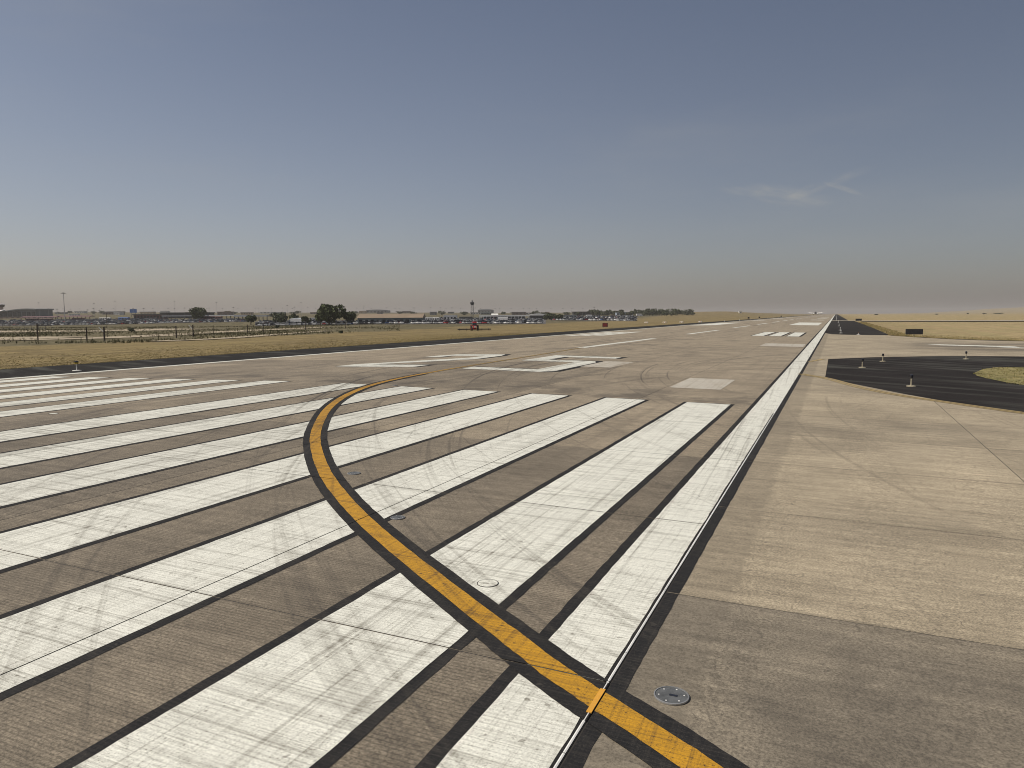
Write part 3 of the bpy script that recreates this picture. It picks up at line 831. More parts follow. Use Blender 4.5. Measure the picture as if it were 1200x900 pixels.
# ------------------------------------------------------------------ dirt roads and lots on the left
def drape(name, centre, width, mt_, off=.12, n=24):
    """a sheet that follows the ground along a centre line"""
    pts = []
    for k in range(len(centre) - 1):
        for q in range(n):
            f = q / n; pts.append(tuple(centre[k][i] + f * (centre[k + 1][i] - centre[k][i]) for i in range(2)))
    pts.append(centre[-1])
    b = MB()
    for k in range(len(pts)):
        p, q = pts[max(k - 1, 0)], pts[min(k + 1, len(pts) - 1)]
        l = math.hypot(q[0] - p[0], q[1] - p[1]); nx_, ny_ = -(q[1] - p[1]) / l, (q[0] - p[0]) / l
        ws = [-1, -.5, 0, .5, 1]
        b.v += [(pts[k][0] + nx_ * w_ * width[0] * .5 * (1 + .25 * math.sin(k * 1.7)), pts[k][1] + ny_ * w_ * width[0] * .5, 0) for w_ in ws]
    b.v = [(x, y, ground_z(x, y) + off) for x, y, _ in b.v]
    for k in range(len(pts) - 1):
        for c in range(4):
            a = k * 5 + c; b.f.append((a, a + 1, a + 6, a + 5)); b.mi.append(0)
    return struct(b.build(name, mt_))
def P(u, d): return polar(u, d)
drape('dirt_road', [P(-60, 150), P(60, 153), P(115, 160), P(180, 178), P(230, 205), P(300, 258), P(380, 330)], (11,), M['dirt'])
drape('dirt_yard', [P(-80, 163), P(20, 163), P(62, 160)], (24,), M['dirt'], .16)
drape('service_track', [P(180, 135), P(230, 142), P(262, 150), P(300, 167), P(345, 198), P(385, 236)], (4.5,), M['dirt'])
drape('dirt_path', [P(-60, 255), P(60, 252), P(130, 262), P(230, 300)], (34,), M['dirt'])
def lot(name, u0, u1, d0, d1, off=.10):
    b = MB(); nu, nd = 14, 10
    for j in range(nd + 1):
        for i in range(nu + 1):
            x, y = polar(u0 + (u1 - u0) * i / nu, d0 + (d1 - d0) * j / nd); b.v.append((x, y, ground_z(x, y) + off))
    for j in range(nd):
        for i in range(nu):
            a = j * (nu + 1) + i; b.f.append((a, a + 1, a + nu + 2, a + nu + 1)); b.mi.append(0)
    return struct(b.build(name, M['lot']))
lot('parking_lot', -120, 300, 545, 730)
lot('parking_lot', 302, 450, 400, 560)
lot('parking_lot', 452, 640, 385, 780)
lot('parking_lot', 645, 745, 640, 1040, .2)

# ------------------------------------------------------------------ parked cars
def car_mesh(kind):
    b = MB()
    L_, W_ = (4.7, 1.8) if kind != 'van' else (5.0, 1.95)
    hb = .85 if kind == 'sedan' else .95
    ht = {'sedan': 1.45, 'suv': 1.75, 'van': 1.95}[kind]
    b.frus(0, 0, .28, hb * .75, L_ / 2 - .08, W_ / 2 - .02, L_ / 2, W_ / 2)
    b.frus(0, 0, hb * .75, hb, L_ / 2, W_ / 2, L_ / 2 - .12, W_ / 2 - .06)
    c0, l0, l1 = {'sedan': (-.2, 1.45, .85), 'suv': (-.45, 1.75, 1.4), 'van': (-.25, 2.1, 1.75)}[kind]
    b.frus(c0, 0, hb, ht - .07, l0, W_ / 2 - .08, l1, W_ / 2 - .28, 1)
    b.box(c0 - l1, c0 + l1, -W_ / 2 + .27, W_ / 2 - .27, ht - .07, ht)
    for s in (-1, 1):
        for e in (-1, 1):
            b.tube((e * L_ * .30, s * (W_ / 2 - .2), .33), (e * L_ * .30, s * (W_ / 2 + .005), .33), .33, n=8, mi=2)
    return b
KINDS = {k: car_mesh(k) for k in ('sedan', 'suv', 'van')}
M['carglass'] = plain('car window glass', (.02, .022, .025), .35, .1, 2, .25)
CARME = {k: b.mesh('car_' + k, [M['carpaint'], M['carglass'], M['tyre']]) for k, b in KINDS.items()}
CC = [('white', (.80, .79, .76), 52), ('silver', (.48, .48, .47), 20), ('grey', (.20, .20, .21), 12), ('black', (.025, .025, .03), 18), ('red', (.36, .03, .035), 7), ('blue', (.05, .09, .22), 9)]
STUFFMAT = {n: plain('parked car ' + n, c, .35, .05, 1) for n, c, _ in CC}
LOTS = [('in the lot below the pale canopies', 188, 296, 552, 640, 12.0, .10),
        ('in the far left lot by the maroon canopies', -60, 186, 552, 745, 12.0, .10),
        ('in the lot behind the clump of trees', 304, 448, 405, 530, 13.0, .20),
        ('in the lot beside the tan roofed shed', 455, 636, 392, 700, 14.0, .28),
        ('in the far lot under the ridge', 648, 745, 650, 1000, 22.0, .35)]
cand = []
for (where, u0, u1, d0, d1, gap, rot) in LOTS:
    d = d0; row = 0
    while d < d1:
        x0, y0 = polar(u0, d); x1, y1 = polar(u1, d)
        ln = math.hypot(x1 - x0, y1 - y0); n = int(ln / 2.9)
        for k in range(n):
            if random.random() < .40: continue
            f = (k + .5) / n
            wob = 5 * math.sin(f * 6 + row)
            x = x0 + (x1 - x0) * f + FWD0.x * wob; y = y0 + (y1 - y0) * f + FWD0.y * wob
            cand.append((d + wob, x, y, where, row, math.atan2(y1 - y0, x1 - x0) + math.pi / 2 + rot + random.choice((0, math.pi)) + (math.pi / 2 if row % 4 == 3 else 0)))
        d += gap if row % 2 else 6.0
        row += 1
cand.sort(key=lambda c: c[0])
far = {n: MB() for n, _, _ in CC}
nind = 0
per = {}
for (d, x, y, where, row, rz) in cand:
    kind = random.choices(('sedan', 'suv', 'van'), (5, 5, 1))[0]
    cn, cc, _ = random.choices(CC, [c[2] for c in CC])[0]
    z = ground_z(x, y) + .11
    q = per.get(where, 0)
    if nind < 296 and q < {0: 60, 1: 75, 2: 60, 3: 90, 4: 14}[[l[0] for l in LOTS].index(where)]:
        per[where] = q + 1; nind += 1
        o = put('parked_car', CARME[kind], None, (x, y, z), rz); o.color = (*cc, 1)
        kn = {'sedan': 'low sedan', 'suv': 'tall estate car', 'van': 'boxy van'}[kind]
        tag(o, '%s %s parked %s' % (cn, kn, where), 'car', 'cars parked in the distant lots')
    elif random.random() < .75:
        b = KINDS[kind]; ca, sa = math.cos(rz), math.sin(rz); o_ = far[cn]
        off = len(o_.v)
        o_.v += [(x + p[0] * ca - p[1] * sa, y + p[0] * sa + p[1] * ca, z + p[2]) for p in b.v]
        o_.f += [tuple(i + off for i in f) for f in b.f]; o_.mi += b.mi
fm = MB(); mats = [M['carglass'], M['tyre']]
for k, (n, _, _) in enumerate(CC):
    off = len(fm.v); fm.v += far[n].v; fm.f += [tuple(i + off for i in f) for f in far[n].f]
    fm.mi += [{0: k + 2, 1: 0, 2: 1}[q] for q in far[n].mi]; mats.append(STUFFMAT[n])
stuff(fm.build('distant_parked_cars', mats))

# ------------------------------------------------------------------ trees
def crown(seed, w_, h, n, leaf):
    rr = random.Random(seed); b = MB()
    blobs = [(rr.gauss(0, w_ * .2), rr.gauss(0, w_ * .2), h * rr.uniform(.42, .78), w_ * rr.uniform(.17, .27)) for _ in range(9)]
    blobs.append((0, 0, h * .55, w_ * .34))
    for _ in range(n):
        bx, by, bz, br = rr.choice(blobs)
        while True:
            p = Vector((rr.uniform(-1, 1), rr.uniform(-1, 1), rr.uniform(-1, 1)))
            if .25 < p.length < 1: break
        p = Vector((bx, by, bz)) + p.normalized() * br * (p.length ** .5)
        if p.z < h * .14: p.z = h * .14 + rr.random() * h * .1
        if p.z > h: p.z = h * rr.uniform(.9, 1)
        nv = Vector((rr.gauss(0, 1), rr.gauss(0, 1), rr.gauss(.4, 1))).normalized()
        a = nv.orthogonal().normalized(); c = nv.cross(a); s = leaf * rr.uniform(.5, 1.2)
        b.add([p - a * s - c * s * .6, p + a * s - c * s * .5, p + a * s * .8 + c * s * .6, p - a * s * .7 + c * s * .7], [(0, 1, 2, 3)], 0)
    return b
def trunk(w_, h):
    b = MB(); b.tube((0, 0, -.2), (0, 0, h * .45), w_ * .035 + .08, w_ * .02, 7)
    for k in range(5):
        t = k * 1.3; b.tube((0, 0, h * (.2 + .05 * k)), (math.cos(t) * w_ * .25, math.sin(t) * w_ * .25, h * (.5 + .06 * k)), w_ * .014, w_ * .006, 5, cap=False)
    return b
def tree(u, d, w_, h, label, n=900, leaf=.55, seed=1, mt_='leaf', group=None, name='broadleaf_tree'):
    x, y = polar(u, d); t = thing(name, label, 'tree', (x, y, ground_z(x, y)), random.uniform(0, 6), group)
    trunk(w_, h).build('trunk', M['bark'], t); crown(seed, w_, h, n, leaf).build('crown', M[mt_], t)
    return t
tree(388, 395, 13.5, 11.2, 'largest dark green broadleaf tree standing beside the tan roofed shed', 2600, .62, 3)
tree(378, 398, 6.5, 7.5, 'smaller bushy tree touching the left side of the largest tree', 800, .5, 14)
tree(411, 402, 9.0, 7.2, 'medium round tree just right of the largest tree', 1300, .5, 4)
tree(236, 640, 15, 11.0, 'lone rounded tree rising above the long dark roofed building', 1500, .8, 5)
tree(297, 455, 6.6, 6.6, 'small dark tree in front of the right end of the long pale canopy', 800, .45, 6)
tree(333, 430, 9.5, 7.5, 'spreading low tree left of the blue grey curved roof', 1000, .55, 7, 'leaf2')
tree(346, 520, 6.2, 7.2, 'pointed tree seen behind the blue grey curved roof', 600, .5, 8)
tree(360, 420, 6.0, 5.4, 'small tree between the curved roof and the largest tree', 700, .45, 9)
tree(326, 640, 8, 7, 'distant pale tree behind the spreading low tree', 500, .6, 10, 'leaf2')
tree(646, 690, 9, 6.6, 'rounded tree at the right end of the white roofed canopy', 600, .65, 11)
tree(656, 700, 8, 5.6, 'second rounded tree right of the white roofed canopy', 500, .65, 12)
tree(640, 685, 6, 5.0, 'low shrub like tree against the white roofed canopy', 400, .6, 16)
protos = []
RIDGE = 'trees in the row along the far ridge'
k = 0
for i in range(64):
    u = 690 + 122 * (i + random.uniform(-.4, .4)) / 64
    d = random.uniform(1050, 1250)
    x, y = polar(u, d)
    if k < 5:
        t = tree(u, d, random.uniform(9, 14), random.uniform(7, 9.5), 'dark small tree in the crowded row along the far ridge', 260, 1.0, 20 + k, 'leaf' if k % 2 else 'leaf2', RIDGE)
        protos.append(t)
    else:
        t = dup(protos[k % 5], (x, y, ground_z(x, y)), random.uniform(0, 6)); t.scale = (random.uniform(.45, 1.15),) * 2 + (random.uniform(.35, 1.15),)
    t['label'] = 'dark small tree in the %s of the crowded row along the far ridge' % ('left third', 'middle', 'right third')[min(2, int((u - 690) / 41)) if u > 690 else 0]
    k += 1
BACK = 'trees dotted on the left skyline'
for i, (u, d) in enumerate([(74, 1900), (87, 1900), (115, 1700), (124, 1700), (131, 1750), (150, 2000), (262, 1500), (270, 1500), (278, 1550), (345, 1700), (352, 1720), (420, 1800), (470, 1500), (486, 1500), (520, 1300), (545, 1250), (590, 1400), (603, 1400), (628, 1300), (636, 1300), (664, 1200), (676, 1150), (700, 1300)]):
    x, y = polar(u, d); t = dup(protos[i % 5], (x, y, ground_z(x, y)), random.uniform(0, 6), 'tiny dark tree dotted on the hazy left skyline'); t['group'] = BACK
    t.scale = (random.uniform(.8, 1.5),) * 2 + (random.uniform(.5, .9),)
for i, (u, d) in enumerate([(1094, 1500), (1130, 1700), (1149, 1600), (1163, 1500), (1167, 1500), (1024, 1400)]):
    x, y = polar(u, d); t = dup(protos[i % 5], (x, y, ground_z(x, y)), random.uniform(0, 6), 'low dark bush far out on the right hand fields'); t['group'] = 'bushes on the far right fields'
    t.scale = (random.uniform(.5, .9),) * 2 + (random.uniform(.22, .35),)

# ------------------------------------------------------------------ buildings
def place(u0, u1, d, rot=0.0):
    """origin, width and heading of a building spanning columns u0..u1 at depth d"""
    x, y = polar((u0 + u1) / 2, d); z = ground_z(x, y)
    return (x, y, z), (u1 - u0) / F_PX * d / math.cos(rot), YAW + rot
def building(name, label, cat, u0, u1, d, h, depth, wall, roof, roofh=.6, over=.5, win=None, cols=None, floor=0.0, rot=0.0, lift=0.0, rooftype='flat', group=None):
    loc, wd, rz = place(u0, u1, d, rot)
    t = thing(name, label, cat, (loc[0], loc[1], loc[2] + lift), rz, group)
    hw = wd / 2
    if wall:
        b = MB(); b.box(-hw, hw, 0, depth, -1.5, h); b.build('wall', M[wall], t)
    if roof:
        b = MB()
        if rooftype == 'flat': b.box(-hw - over, hw + over, -over, depth + over, h + .003, h + roofh)
        elif rooftype == 'gable':
            b.add([(-hw - over, -over, h), (hw + over, -over, h), (hw + over, depth + over, h), (-hw - over, depth + over, h), (-hw - over, depth / 2, h + roofh), (hw + over, depth / 2, h + roofh)],
                  [(0, 1, 5, 4), (2, 3, 4, 5), (1, 2, 5), (3, 0, 4), (0, 3, 2, 1)])
        elif rooftype == 'arch':
            n = 14; vs = []
            for e in (-over, depth + over):
                for k in range(n + 1):
                    f = k / n; vs.append((-hw - over + (wd + 2 * over) * f, e, h + roofh * math.sin(f * math.pi) ** .8))
            b.add(vs, [(k, k + 1, n + 2 + k, n + 1 + k) for k in range(n)] + [tuple(range(n, -1, -1)), tuple(range(n + 1, 2 * n + 2)), (0, n + 1, 2 * n + 1, n)])
        b.build('roof', M[roof], t)
    if cols:
        n, cm = cols
        for k in range(n + 1):
            x = -hw + wd * k / n; c = MB(); c.box(x - .25, x + .25, .1, .6, -1.5, h); c.build('column', M[cm], t)
    if win:
        n, z0, z1, fr = win
        for k in range(n):
            c = -hw + wd * (k + .5) / n; q = wd / n * fr / 2
            f = MB(); f.box(c - q, c + q, -.06, -.002, z0, z1); f.build('window', M['glass'], t)
    return t
# terminal with its swept roof, and the ramp tower behind
loc, wd, rz = place(-34, 48, 1080); hw = wd / 2
t = thing('terminal_building', 'long terminal with a white swept roof end and dark glass at the far left', 'building', loc, rz)
def roof_z(f): return 6.4 + 4.6 * math.sin(min(1.0, max(0.0, (f - .5) / .38)) * math.pi / 2) - .5 * max(0.0, f - .88) / .12
b = MB(); n = 24
for i in range(n):
    f0, f1 = i / n, (i + 1) / n; x0, x1 = -hw + wd * f0, -hw + wd * f1
    z0, z1 = roof_z(f0), roof_z(f1)
    b.add([(x0, 0, -1.5), (x1, 0, -1.5), (x1, 0, z1), (x0, 0, z0), (x0, 40, -1.5), (x1, 40, -1.5), (x1, 40, z1), (x0, 40, z0)],
          [(0, 1, 2, 3), (5, 4, 7, 6)] + ([(4, 0, 3, 7)] if i == 0 else []) + ([(1, 5, 6, 2)] if i == n - 1 else []))
b.build('wall', M['w_grey'], t)
b = MB()
for i in range(n):
    f0, f1 = i / n, (i + 1) / n; x0, x1 = -hw - 1 + (wd + 2) * f0, -hw - 1 + (wd + 2) * f1
    z0, z1 = roof_z(f0), roof_z(f1)
    b.add([(x0, -2, z0 + .01), (x1, -2, z1 + .01), (x1, 42, z1 + .01), (x0, 42, z0 + .01), (x0, -2, z0 + 1.5), (x1, -2, z1 + 1.5), (x1, 42, z1 + 1.9), (x0, 42, z0 + 1.9)],
          [(0, 3, 2, 1), (4, 5, 6, 7), (0, 1, 5, 4), (2, 3, 7, 6)] + ([(3, 0, 4, 7)] if i == 0 else []) + ([(1, 2, 6, 5)] if i == n - 1 else []))
b.build('roof', M['r_terminal'], t)
b = MB(); vs = []; n = 12
for i in range(n + 1):
    f = i / n; x_ = -hw - 2 + wd * .60 * f; zz = 6.6 + 3.2 * f * f
    vs += [(x_, -12, zz - 1.3), (x_, -12, zz - .9), (x_, -2.1, zz + 1.4 + .9 * (1 - f)), (x_, -2.1, zz - 1.0)]
b.add(vs, [q for i in range(n) for q in ((4 * i, 4 * i + 4, 4 * i + 5, 4 * i + 1), (4 * i + 1, 4 * i + 5, 4 * i + 6, 4 * i + 2), (4 * i + 3, 4 * i + 7, 4 * i + 4, 4 * i))] + [(0, 1, 2, 3), (4 * n + 3, 4 * n + 2, 4 * n + 1, 4 * n)])
b.build('canopy', M['r_white'], t)
for k in range(15):
    c = -hw + wd * (k + .5) / 15
    b = MB(); b.box(c - wd / 15 * .38, c + wd / 15 * .38, -.15, -.004, .8, 5.0 if k < 8 else 7.6); b.build('window', M['glass'], t)
loc, wd, rz = place(1, 8.5, 1180); t = thing('ramp_tower', 'short control tower with dark glass cab rising behind the terminal roof', 'tower', loc, rz)
b = MB(); b.box(-3.4, 3.4, 0, 7, -1, 15.5); b.build('shaft', M['w_pink'], t)
b = MB(); b.frus(0, 3.5, 15.5, 19.6, 4.4, 4.4, 5.2, 5.2); b.build('cab', M['glass'], t)
b = MB(); b.frus(0, 3.5, 19.6, 21, 5.4, 5.4, 3.4, 3.4); b.build('roof', M['r_white'], t)
building('parking_structure', 'long low tan wall of a structure below the terminal', 'building', -40, 62, 930, 1.8, 12, 'w_pink', 'r_tan', .4, .3, (16, .3, 1.3, .5))
building('maroon_canopy', 'low maroon roofed bus canopy right of the tan wall', 'canopy', 30, 70, 800, 2.6, 10, None, 'r_maroon', 1.2, .5, None, (8, 'w_maroon'), rooftype='gable')
building('maroon_canopy', 'second maroon roofed canopy behind the tall lamp mast', 'canopy', 72, 110, 820, 2.8, 10, None, 'r_maroon', 1.2, .5, None, (8, 'w_maroon'), rooftype='gable')
building('white_shed', 'small white shed above the maroon canopies', 'building', 86, 96, 1300, 3.4, 8, 'w_white', 'r_white', .5, .4, (3, 1, 2.2, .5))
building('brown_building', 'flat brown building on the skyline left of the blue billboard', 'building', 125, 146, 1500, 5.5, 18, 'w_brown', 'r_dark', .8, .5, (6, 1, 3.5, .6))
building('canopy_building', 'dark red canopy building with many columns right of the blue billboard', 'building', 161, 195, 800, 4.6, 12, 'w_maroon', 'r_dark', .9, .8, (9, .8, 3.6, .6), (10, 'w_white'))
building('dark_roofed_building', 'long dark roofed building behind the lone rounded tree', 'building', 192, 248, 860, 6.0, 18, 'w_dark', 'r_dark', 1.0, .8, (12, 1, 4, .6))
CAN = 'long pale canopies over the lot'
building('long_canopy', 'long pale flat canopy on thin columns left of the lone tree', 'canopy', 194, 246, 720, 3.2, 7, None, 'r_grey', .9, .3, None, (10, 'w_dark'))
building('long_canopy', 'pale flat canopy on columns below the lone rounded tree', 'canopy', 249, 288, 690, 3.3, 7, None, 'r_white', .9, .3, None, (8, 'w_dark'))
building('long_canopy', 'right most pale canopy behind the small dark tree', 'canopy', 278, 316, 590, 3.6, 7, None, 'r_grey', 1.2, .3, None, (8, 'w_dark'))
building('curved_roof_shed', 'blue grey shed with a curved roof between small trees', 'building', 341, 358, 470, 2.2, 8, 'w_grey', 'r_blue', 1.6, .3, (4, .6, 1.7, .6), rooftype='arch')
building('white_trailer', 'white boxy trailer just left of the largest tree', 'building', 365, 376, 560, 3.0, 4, 'w_white', 'r_white', .3, .2, (3, 1.2, 2.2, .5))
building('tan_roofed_shed', 'low long shed with a tan roof and grey green walls', 'building', 421, 496, 430, 3.4, 16, 'w_teal', 'r_tan', 2.4, .6, (11, .6, 2.4, .55), rooftype='gable')
building('white_building', 'small white flat building among parked cars left of the lattice tower', 'building', 521, 536, 620, 4.0, 10, 'w_white', 'r_white', .4, .2, (4, 1, 2.6, .6))
building('white_canopy', 'long white canopy on white posts right of the lattice tower', 'canopy', 563, 620, 600, 3.4, 12, None, 'r_white', 1.1, .4, None, (14, 'w_white'))
building('office_building', 'low dark building behind the white posted canopy', 'building', 566, 616, 640, 3.6, 8, 'w_dark', 'r_dark', .4, .2, (14, .8, 2.6, .6))
building('white_vault_building', 'white roofed building with a low curved top beside the rounded trees', 'building', 621, 641, 720, 4.2, 14, 'w_dark', 'r_white', 2.0, .6, (6, .8, 3, .6), rooftype='arch')
building('white_pyramid_building', 'small white peaked roof above the white posted canopy', 'building', 577, 584, 800, 4.2, 8, 'w_white', 'r_white', 1.6, .5, (2, 1, 2.6, .5), rooftype='gable')
building('hangar', 'wide hazy grey hangar on the skyline right of the lattice tower', 'building', 561, 579, 2400, 10, 60, 'w_grey', 'r_grey', 3.5, .5, (5, 1, 7, .5), rooftype='arch')
building('hangar', 'wide hazy grey hangar on the skyline above the tan roofed shed', 'building', 431, 456, 2400, 8, 60, 'w_grey', 'r_grey', 3.0, .5, (6, 1, 6, .5), rooftype='arch')
building('concourse_building', 'long dark flat roofed building on columns near the ridge trees', 'building', 672, 713, 1150, 5.2, 25, 'w_dark', 'r_dark', 1.2, 1.5, (12, 1.5, 4.4, .6), (12, 'w_grey'))
building('teal_building', 'low blue grey building between the trees and the flat roofed concourse', 'building', 652, 676, 900, 3.0, 12, 'w_teal', 'r_grey', .5, .3, (8, .8, 2.2, .6))
building('pale_blue_building', 'pale blue building half hidden in the ridge trees', 'building', 722, 741, 1130, 4.6, 14, 'r_blue', 'w_teal', .6, .4, (6, 1, 3.4, .5))
building('white_cabin', 'tiny white cabin at the right end of the ridge trees', 'building', 806, 811, 1230, 3.4, 6, 'w_white', 'r_grey', .5, .3, (2, 1, 2.4, .5))
building('storage_shed', 'small white structure on the tan ridge left of the runway end', 'building', 864.5, 867.5, 1500, 3.5, 5, 'w_white', 'r_white', .6, .3, (1, 1, 2.2, .5))
SKG = 'small buildings on the hazy left skyline'
rb_ = random.Random(11)
for i in range(26):
    u = 52 + i * 23.5 + rb_.uniform(-9, 9); wpx = rb_.uniform(5, 17); d = rb_.uniform(1250, 2100)
    wl, nm = rb_.choice((('w_white', 'white'), ('w_grey', 'grey'), ('w_tan', 'tan'), ('w_brown', 'brown'), ('w_teal', 'grey green')))
    building('low_warehouse', 'tiny low %s building on the hazy left skyline' % nm, 'building', u, u + wpx, d, rb_.uniform(3, 6.5), 15, wl, rb_.choice(('r_grey', 'r_white', 'r_dark', 'r_tan')), .7, .4, (4, 1, 2.6, .5), group=SKG)
# shuttle buses and box trucks standing among the parked cars
def bus(u, d, wl, label, L_=11.0, h=3.1, cat='bus', rot=.2):
    x, y = polar(u, d); t = thing('shuttle_bus' if cat == 'bus' else 'box_truck', label, cat, (x, y, ground_z(x, y) + .11), YAW + rot, 'buses and trucks among the parked cars')
    b = MB(); b.frus(0, 0, .45, h - .2, L_ / 2, 1.25, L_ / 2, 1.22); b.frus(0, 0, h - .2, h, L_ / 2, 1.22, L_ / 2 - .3, 1.0); b.build('body', M[wl], t)
    if cat == 'bus':
        for k in range(6): b = MB(); c = -L_ / 2 + L_ * (k + .6) / 6.2; b.box(c - .62, c + .62, -1.262, -1.235, 1.45, 2.45); b.build('window', M['carglass'], t)
    else:
        b = MB(); b.frus(L_ / 2 + .9, 0, .5, 2.3, .9, 1.1, .6, 1.05); b.build('cab', M[wl], t); b = MB(); b.box(L_ / 2 + .3, L_ / 2 + 1.4, -1.10, -1.06, 1.4, 2.1); b.build('window', M['carglass'], t)
    for k in (-.3, .32):
        for sy_ in (-1, 1): b = MB(); b.tube((L_ * k, sy_ * 1.0, .5), (L_ * k, sy_ * 1.27, .5), .5, n=10); b.build('wheel', M['tyre'], t)
for u, d, wl, lb, ct in ((44, 700, 'w_maroon', 'maroon shuttle bus in front of the tan wall at far left', 'bus'), (60, 690, 'w_maroon', 'second maroon shuttle bus right of the first at far left', 'bus'),
                         (97, 705, 'w_maroon', 'maroon shuttle bus right of the tall lamp mast', 'bus'), (128, 700, 'w_white', 'white shuttle bus left of the blue billboard', 'bus'),
                         (150, 690, 'blue', 'blue shuttle bus below the blue billboard', 'bus'), (248, 650, 'w_maroon', 'maroon shuttle bus below the lone rounded tree', 'bus'),
                         (257, 655, 'w_maroon', 'second maroon shuttle bus right of the lone rounded tree', 'bus'), (350, 455, 'w_white', 'white box truck in front of the curved roof shed', 'truck'),
                         (470, 640, 'w_white', 'white box truck behind the cars right of the tan roof', 'truck'), (508, 560, 'w_white', 'white shuttle bus left of the small white building', 'bus'),
                         (547, 610, 'w_dark', 'dark shuttle bus at the foot of the lattice tower', 'bus'), (590, 520, 'w_white', 'white box truck in front of the white posted canopy', 'truck'),
                         (690, 900, 'w_white', 'white box truck below the flat roofed concourse', 'truck'), (748, 1000, 'w_white', 'white box truck under the ridge trees', 'truck')):
    bus(u, d, wl, lb, 11 if ct == 'bus' else 7.0, 3.1 if ct == 'bus' else 3.4, ct, random.uniform(-.3, .4))
loc, wd, rz = place(157, 165, 1000); t = thing('billboard', 'blue billboard raised on two posts above the parked cars', 'billboard', loc, rz)
b = MB(); b.box(-wd / 2, wd / 2, 0, .5, 6.2, 11.2); b.build('panel', M['blue'], t)
for s in (-1, 1): b = MB(); b.tube((s * wd * .3, .25, -1), (s * wd * .3, .25, 6.2), .25); b.build('post', M['darkmetal'], t)
# lattice tower
loc, wd, rz = place(552, 557, 700); t = thing('lattice_tower', 'grey lattice tower with a cab near its top rising over the lot', 'tower', loc, rz)
for sx in (-1, 1):
    for s2 in (-1, 1): b = MB(); b.tube((sx * 1.5, s2 * 1.5, -1), (sx * 1.0, s2 * 1.0, 14), .16, n=6); b.build('leg', M['w_grey'], t)
for k in range(6):
    b = MB(); z0 = k * 2.3; w0 = 1.5 - .5 * z0 / 14; w1 = 1.5 - .5 * (z0 + 2.3) / 14
    for sx, s2, ex, e2 in ((-1, -1, 1, -1), (1, -1, 1, 1), (1, 1, -1, 1), (-1, 1, -1, -1)): b.tube((sx * w0, s2 * w0, z0), (ex * w1, e2 * w1, z0 + 2.3), .08, n=5); b.tube((sx * w1, s2 * w1, z0 + 2.3), (ex * w1, e2 * w1, z0 + 2.3), .08, n=5)
    b.build('brace', M['w_grey'], t)
b = MB(); b.frus(0, 0, 13.6, 16.0, 1.3, 1.3, 1.9, 1.9); b.build('cab', M['w_dark'], t)
b = MB(); b.box(-1.7, 1.7, -1.7, 1.7, 16.0, 16.4); b.tube((0, 0, 16.4), (0, 0, 18.2), .7, .5, 8); b.build('radar_dome', M['w_grey'], t)
b = MB(); b.box(1.3, 3.2, -.06, .06, 14.6, 14.75); b.build('antenna', M['w_grey'], t)

# light masts and lamp poles
def mast(u, d, h, label, group, heads=4, r=.22):
    x, y = polar(u, d); t = thing('lamp_mast', label, 'lamp mast', (x, y, ground_z(x, y)), YAW, group)
    b = MB(); b.tube((0, 0, -.5), (0, 0, h), r, r * .45, 7); b.build('pole', M['galv'], t)
    b = MB(); b.lathe([(r * .6, h - .2), (r * 3.4, h - .05), (r * 3.4, h + .12), (r, h + .3)], 8); b.build('head_ring', M['darkmetal'], t)
    for k in range(heads):
        a = k * 6.283 / heads + .4; c, s = math.cos(a) * r * 4, math.sin(a) * r * 4
        b = MB(); b.box(c - .35, c + .35, s - .25, s + .25, h - .35, h - .06); b.build('lamp_head', M['darkmetal'], t)
    return t
mast(81.3, 560, 24.5, 'tallest lamp mast rising from the lot at left', None, 6, .34)
for (u, d, h, lb) in [(52, 900, 19, 'thin lamp mast just right of the terminal'), (116, 900, 18, 'lamp mast above the cars left of the brown building'),
                      (140.5, 1000, 22, 'thin lamp mast right of the brown building'), (209.5, 900, 21, 'lamp mast behind the left end of the long pale canopy'),
                      (258, 900, 19, 'lamp mast right of the lone rounded tree'), (340, 800, 14, 'lamp mast left of the pointed tree'),
                      (356, 950, 19, 'lamp mast standing over the blue grey curved roof'), (429, 1000, 15, 'lamp mast over the left end of the tan roof'),
                      (73, 800, 11.5, 'short lamp pole left of the tallest mast'), (108, 800, 10.5, 'short lamp pole right of the tallest mast'), (122, 820, 10, 'short lamp pole with a round head before the brown building')]:
    mast(u, d, h, lb, None, 4, .15)
LP = 'small lamp poles across the hazy lots'
pm = mast(315, 1000, 12, 'thin small lamp pole standing in the hazy lots', LP, 2, .12)
for i in range(60):
    u = 60 + i * 10.8 + random.uniform(-6, 6); d = random.uniform(760, 1250)
    x, y = polar(u, d); dup(pm, (x, y, ground_z(x, y)), YAW)

# ------------------------------------------------------------------ fence and poles on the left
fx = [polar(u, d) for u, d in ((-40, 268), (0, 262), (58, 262))]
t = thing('wire_fence', 'wire fence with thin posts and a top rail beyond the pale dirt road', 'fence', (fx[0][0], fx[0][1], ground_z(*fx[0])))
def rel(x, y, z): return (x - fx[0][0], y - fx[0][1], z - ground_z(*fx[0]))
for k in range(13):
    f = k / 12; x, y = fx[0][0] + (fx[2][0] - fx[0][0]) * f, fx[0][1] + (fx[2][1] - fx[0][1]) * f; z = ground_z(x, y)
    b = MB(); b.tube(rel(x, y, z - .3), rel(x, y, z + 2.5), .07, n=6); b.build('post', M['darkmetal'], t)
for h in (.9, 1.7, 2.45):
    b = MB()
    for k in range(12):
        p = []
        for f in (k / 12, (k + 1) / 12):
            x, y = fx[0][0] + (fx[2][0] - fx[0][0]) * f, fx[0][1] + (fx[2][1] - fx[0][1]) * f; p.append(rel(x, y, ground_z(x, y) + h))
        b.tube(p[0], p[1], .035 if h < 2 else .075, n=5, cap=False)
    b.build('rail' if h > 2 else 'wire', M['darkmetal'], t)
